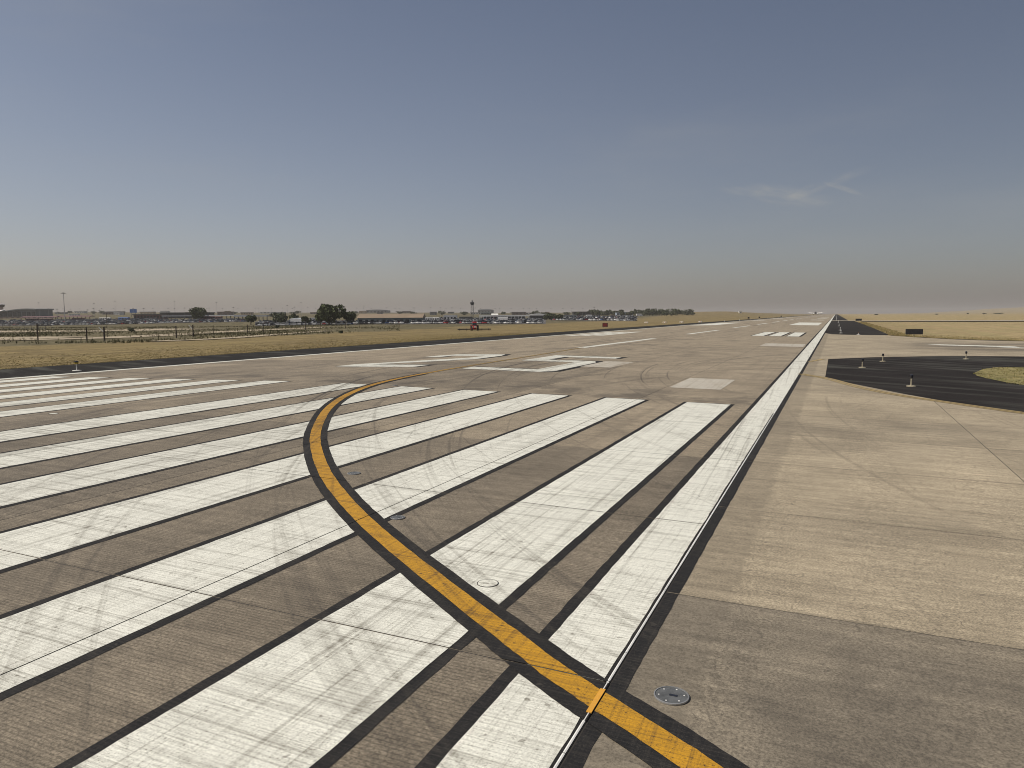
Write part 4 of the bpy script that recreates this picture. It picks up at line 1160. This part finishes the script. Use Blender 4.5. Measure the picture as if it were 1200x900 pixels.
def pole(u, d, h, label, panel=False, arm=False, r=.13, group=None):
    x, y = polar(u, d); t = thing('timber_post', label, 'post', (x, y, ground_z(x, y)), YAW, group)
    b = MB(); b.tube((0, 0, -.3), (0, 0, h), r, r * .9, 7); b.build('post', M['wood'], t)
    b = MB(); b.tube((0, 0, h), (0, 0, h + .05), r * 1.15, r * 1.15, 7); b.build('cap', M['darkmetal'], t)
    if panel:
        b = MB(); b.tube((-.14, -.05, h - .85), (-.95, -.05, h + .02), .085, .085, 6); b.build('white_brace', M['offwhite'], t)
    if arm: b = MB(); b.box(-.05, 3.0, -.05, .05, h - .45, h - .36); b.build('rail', M['darkmetal'], t)
    return t
pole(48.3, 148, 3.4, 'dark timber post with a side rail in the weeds at far left', False, True)
pole(105.3, 138, 2.7, 'dark timber post left of the one with the white tilted panel')
pole(125.8, 142, 2.65, 'thick timber post with a white diagonal brace right of the tall lamp mast', True, r=.17)
pole(129.5, 168, 5.5, 'thin tall post standing just behind the thick braced post', r=.06)
pole(209.6, 158, 2.6, 'timber post on the verge below the left end of the long pale canopy')
pole(229.3, 170, 2.7, 'timber post with a white diagonal brace below the lone tree', True, r=.16)
pole(253, 205, 2.4, 'thin timber post right of the braced post below the lone tree', r=.08)
pole(292.7, 206, 2.4, 'timber post in front of the small dark tree')
pole(311, 211, 2.7, 'timber post with a white diagonal brace right of the small dark tree', True, r=.15)
pole(360.3, 265, 4.2, 'tall timber post beneath the small tree left of the largest tree', r=.14)
pole(378, 280, 2.6, 'timber post in front of the left edge of the largest tree', r=.1)
pole(407, 290, 2.4, 'timber post in front of the medium round tree', r=.1)
pole(423.5, 300, 2.4, 'timber post in front of the left end of the tan roofed shed', r=.1)
for u in (2.5, 12, 24, 26, 27.5): pass
def shrub(u, d, w_, h, label, seed):
    x, y = polar(u, d); t = thing('shrub', label, 'shrub', (x, y, ground_z(x, y)))
    trunk(w_ * .6, h * .6).build('stem', M['bark'], t); crown(seed, w_, h, 260, .16 * w_ ** .5).build('crown', M['leaf2'], t)
shrub(157.5, 230, 2.0, 1.5, 'dark shrub by the dirt road below the blue billboard', 61)
shrub(326.5, 300, 2.0, 1.4, 'dark shrub on the verge below the spreading low tree', 62)
shrub(401, 195, 1.2, .6, 'small dead shrub alone in the mown grass below the largest tree', 63)

# ------------------------------------------------------------------ mower tractor
x, y = polar(557, 212); t = thing('tractor', 'red tractor with a wide mower working in the dry grass', 'tractor', (x, y, ground_z(x, y)), YAW + .1)
b = MB(); b.frus(0, -.9, .75, 1.45, .42, .95, .36, .9); b.build('hood', M['red'], t)
b = MB(); b.box(-.5, .5, -.1, 1.3, .6, 1.3); b.build('body', M['red'], t)
b = MB(); b.frus(0, .6, 1.3, 2.35, .66, .7, .58, .62); b.build('cab_window', M['glass'], t)
b = MB(); b.frus(0, .6, 2.35, 2.55, .72, .8, .6, .65); b.build('cab_roof', M['red'], t)
for s in (-1, 1):
    w_ = MB(); w_.tube((s * .75, .8, .78), (s * 1.2, .8, .78), .78, n=14); o = w_.build('wheel', M['tyre'], t)
    w_ = MB(); w_.tube((s * 1.19, .8, .78), (s * 1.22, .8, .78), .36, n=10); w_.build('rim', M['red'], o)
    w_ = MB(); w_.tube((s * .62, -1.3, .48), (s * .95, -1.3, .48), .48, n=12); o = w_.build('wheel', M['tyre'], t)
    w_ = MB(); w_.tube((s * .94, -1.3, .48), (s * .97, -1.3, .48), .2, n=10); w_.build('rim', M['red'], o)
    w_ = MB(); w_.box(s * 1.25 if s > 0 else -4.9, 4.9 if s > 0 else -1.25, 1.2, 3.0, .22, .5)
    for k in range(2): w_.tube((s * (2.2 + 2 * k), 2.9, .3), (s * (2.35 + 2 * k), 2.9, .3), .3, n=8)
    w_.build('mower_wing', M['darkmetal'], t)
    w_ = MB(); w_.frus(s * .75, .8, 1.5, 1.62, .33, .75, .28, .6); w_.build('fender', M['red'], t)
w_ = MB(); w_.box(-.28, .28, -1.87, -1.84, .9, 1.3); w_.build('grille', M['lampwhite'], t)
w_ = MB(); w_.box(-1.1, 1.1, 1.5, 3.0, .22, .6); w_.build('mower_deck', M['red'], t)

# ------------------------------------------------------------------ airfield lights and signs
def edge_light(x, y, z, h, label, group=None, head='lampyellow', base=.2, blue=False, k_=1.0):
    t = thing('edge_light', label, 'airfield light', (x, y, z), 0, group)
    b = MB(); b.lathe([(base, 0), (base, .03), (base * .55, .05)], 14); b.build('base_plate', M['offwhite'] if not blue else M['base'], t)
    b = MB(); b.lathe([(.035, .04), (.035, h * .72)], 8); b.build('stem', M['offwhite'] if not blue else M['base'], t)
    b = MB(); b.lathe([(.045 * k_, h * .68), (.075 * k_, h * .73), (.085 * k_, h * .84)], 10); b.build('housing', M[head], t)
    b = MB(); b.lathe([(.075 * k_, h * .84), (.082 * k_, h * .93), (.05 * k_, h), (.01, h * 1.01)], 10); b.build('lens', M['lampglass'] if head != 'offwhite' else M['lampwhite'], t)
    return t
M['base'] = plain('pale concrete base', (.40, .35, .25), .8, .2, 5)
edge_light(-25.2, 4.58, zt(-25.2), .72, 'yellow headed edge light alone on the black left shoulder', None, 'lampyellow', .3, k_=1.9)
edge_light(28.48, 11.92, zt(28.5) + .006, .62, 'nearest pale edge light stake on the dark asphalt', None, 'darkmetal', .23, True)
edge_light(28.29, 33.22, zt(28.3) + .006, .62, 'pale edge light stake at the left corner of the dark asphalt', None, 'darkmetal', .23, True)
edge_light(26.6, 25.2, zt(26.6) + .006, .62, 'second nearest pale edge light stake near the left end of the asphalt', None, 'darkmetal', .23, True)
edge_light(34.83, 40.01, zt(34.8) + .006, .66, 'pale edge light stake by the far taxiway above the grass island', None, 'darkmetal', .23, True)
edge_light(28.57, 112.2, zt(28.6) + .01, .4, 'small light at the near edge of the black runway shoulder', None, 'orange', .3)
for k, (y, lb) in enumerate([(121.5, 'nearest white edge light on the black shoulder beside the runway'), (148, 'second white edge light on the black shoulder'),
                             (208, 'third white edge light on the black shoulder'), (283, 'farthest bright white edge light on the black shoulder')]):
    edge_light(25.8, y, zt(25.8) + .01, .62 + .3 * (k == 3), lb, None, 'offwhite', .35)
EL = 'runway edge lights far down the runway'
pl = edge_light(-25.2, 340, zt(-25.2), .8, 'tiny white light beside the far left runway edge', EL, 'offwhite', .3)
for k in range(1, 18): dup(pl, (-25.2, 340 + 61 * k, zt(25.2)), 0)
for k in range(1, 18): dup(pl, (25.2, 340 + 61 * k, zt(25.2) + .01), 0, 'tiny white light beside the far right runway edge')
def papi(x, y, lb):
    t = thing('slope_indicator', lb, 'airfield light', (x, y, ground_z(x, y)), 0, 'four slope indicator lights in the left grass')
    b = MB(); b.frus(0, 0, .55, 1.0, .75, .55, .7, .5); b.build('housing', M['offwhite'], t)
    for k in (-.4, .4): b = MB(); b.tube((k, -.56, .78), (k, -.60, .78), .14, n=10); b.build('lens', M['orange'], t)
    for sx in (-.55, .55): b = MB(); b.tube((sx, 0, -.2), (sx, 0, .56), .05, n=6); b.build('leg', M['galv'], t)
for (px, py), lb in zip(((-50.5, 283), (-42.5, 283), (-34.9, 281), (-27.6, 283)), ('leftmost of the four white slope indicator boxes', 'second from left of the four slope indicator boxes', 'third from left of the four slope indicator boxes', 'rightmost of the four white slope indicator boxes')): papi(px, py, lb)
def sign(x, y, wd, h, lift, label, face, rz=YAW * .4, z=None, legs=2):
    t = thing('airfield_sign', label, 'sign', (x, y, ground_z(x, y) if z is None else z), rz)
    b = MB(); b.box(-wd / 2, wd / 2, 0, .28, lift, lift + h); b.build('enclosure', M['signback'], t)
    b = MB(); b.box(-wd / 2 + .06, wd / 2 - .06, -.012, -.002, lift + .06, lift + h - .06); b.build('face_panel', M[face], t)
    b = MB(); q = .03
    for bx_ in ((-wd / 2 - q, wd / 2 + q, lift + h, lift + h + q), (-wd / 2 - q, wd / 2 + q, lift - q, lift), (-wd / 2 - q, -wd / 2, lift, lift + h), (wd / 2, wd / 2 + q, lift, lift + h)):
        b.box(bx_[0], bx_[1], -.02, .3, bx_[2], bx_[3])
    b.build('frame', M['darkmetal'], t)
    for k in range(legs):
        xx = 0 if legs == 1 else -wd * .35 + wd * .7 * k / (legs - 1)
        b = MB(); b.tube((xx, .14, -.1), (xx, .14, lift), .05, n=6); b.build('leg', M['base'], t)
    return t
sign(36.1, 98.8, 2.35, .78, .62, 'wide black backed airfield sign in the right hand grass', 'signback', legs=1)
sign(34.6, 345, 2.6, .9, .5, 'small far black sign beyond the black shoulder', 'signback')
sign(-37.0, 176, 1.5, 1.05, .55, 'square dark red airfield sign in the left grass', 'signred')
for (u, d, lb) in ((905.8, 640, 'small dark marker sign in the left grass near the ridge foot'), (896.5, 560, 'nearer dark marker sign by the left runway edge'), (916.5, 900, 'far dark marker sign left of the departing aircraft')):
    x, y = polar(u, d); x = min(x, -37); sign(x, y, 1.3, 1.2, .4, lb, 'signback')

# ------------------------------------------------------------------ departing airliner
t = thing('airliner', 'white jet airliner far down the runway seen from behind', 'airliner', (-9.5, 1400, 3.0), 0)
b = MB(); prof = [(.05, 0), (.6, 1.5), (1.2, 5), (1.75, 10), (1.88, 14), (1.88, 30), (1.6, 34), (.9, 36.5), (.1, 37.5)]
b.lathe(prof, 16, (0, 0, 1.9), axis='y'); smooth(b.build('fuselage', M['darkmetal'], t))
for s in (-1, 1):
    b = MB()
    vs = [(s * 1.5, 14, 1.3), (s * 1.5, 21.5, 1.5), (s * 17.2, 12.6, 3.3), (s * 17.2, 14.4, 3.35)]
    b.add(vs + [(x, y, z - (.7 if abs(x) < 5 else .2)) for x, y, z in vs], [(0, 1, 3, 2), (4, 6, 7, 5), (0, 2, 6, 4), (1, 5, 7, 3), (2, 3, 7, 6), (0, 4, 5, 1)]); b.build('wing', M['offwhite'], t)
    b = MB(); b.add([(s * 2.0, 14.0, 1.5), (s * 11.5, 13.2, 2.6), (s * 11.5, 12.0, 1.7), (s * 2.0, 12.4, .2), (s * 2.0, 14.2, 1.3), (s * 11.5, 13.4, 2.4), (s * 11.5, 12.2, 1.6), (s * 2.0, 12.6, .1)], [(0, 1, 2, 3), (4, 7, 6, 5), (0, 3, 7, 4), (1, 5, 6, 2)]); b.build('flap', M['offwhite'], t)
    b = MB(); b.add([(s * 17.1, 12.6, 3.3), (s * 17.3, 14.4, 3.3), (s * 17.7, 12.2, 5.6), (s * 17.7, 13.0, 5.6), (s * 17.3, 12.6, 3.3)], [(0, 1, 3, 2)]); b.build('winglet', M['offwhite'], t)
    b = MB(); b.lathe([(.5, 0), (.95, 1.2), (1.05, 3.4), (.85, 4.4)], 14, (s * 5.2, 17.5, .35), axis='y'); b.build('engine', M['galv'], t)
    b = MB(); vs = [(s * .5, 2.2, 2.6), (s * .5, 5.6, 2.6), (s * 6.6, 1.4, 3.2), (s * 6.6, 2.8, 3.2)]
    b.add(vs + [(x, y, z - .25) for x, y, z in vs], [(0, 1, 3, 2), (4, 6, 7, 5), (0, 2, 6, 4), (1, 5, 7, 3), (2, 3, 7, 6)]); b.build('stabiliser', M['offwhite'], t)
    b = MB(); b.tube((s * 2.8, 16, .9), (s * 2.8, 16, -1.6), .14, n=6)
    for q in (-.4, .4): b.tube((s * 2.8 + q - .15, 16, -1.6), (s * 2.8 + q + .15, 16, -1.6), .55, n=10)
    b.build('main_gear', M['tyre'], t)
b = MB(); vs = [(-.15, 1.2, 3.1), (-.15, 7, 3.6), (-.15, 0, 9.6), (-.15, 2.6, 9.6)]
b.add(vs + [(.15, y, z) for x, y, z in vs], [(0, 2, 3, 1), (4, 5, 7, 6), (0, 4, 6, 2), (2, 6, 7, 3), (1, 3, 7, 5)]); b.build('tail_fin', M['offwhite'], t)
b = MB(); b.tube((0, 33, .9), (0, 33, -1.7), .1, n=6); b.tube((-.35, 33, -1.75), (.35, 33, -1.75), .4, n=10); b.build('nose_gear', M['tyre'], t)

# ------------------------------------------------------------------ smoke haze in the air near the ground
hb = MB(); hb.box(-12500, 12500, -450, 14500, -35, 75)
hm = bpy.data.materials.new('smoke haze'); hm.use_nodes = True
hn = NT(hm.node_tree)
pv = hn.n('ShaderNodeVolumePrincipled', Color=(.78, .74, .70, 1), Density=HAZE)
hn.n('ShaderNodeOutputMaterial', Volume=pv.outputs[0])
stuff(hb.build('haze', hm))
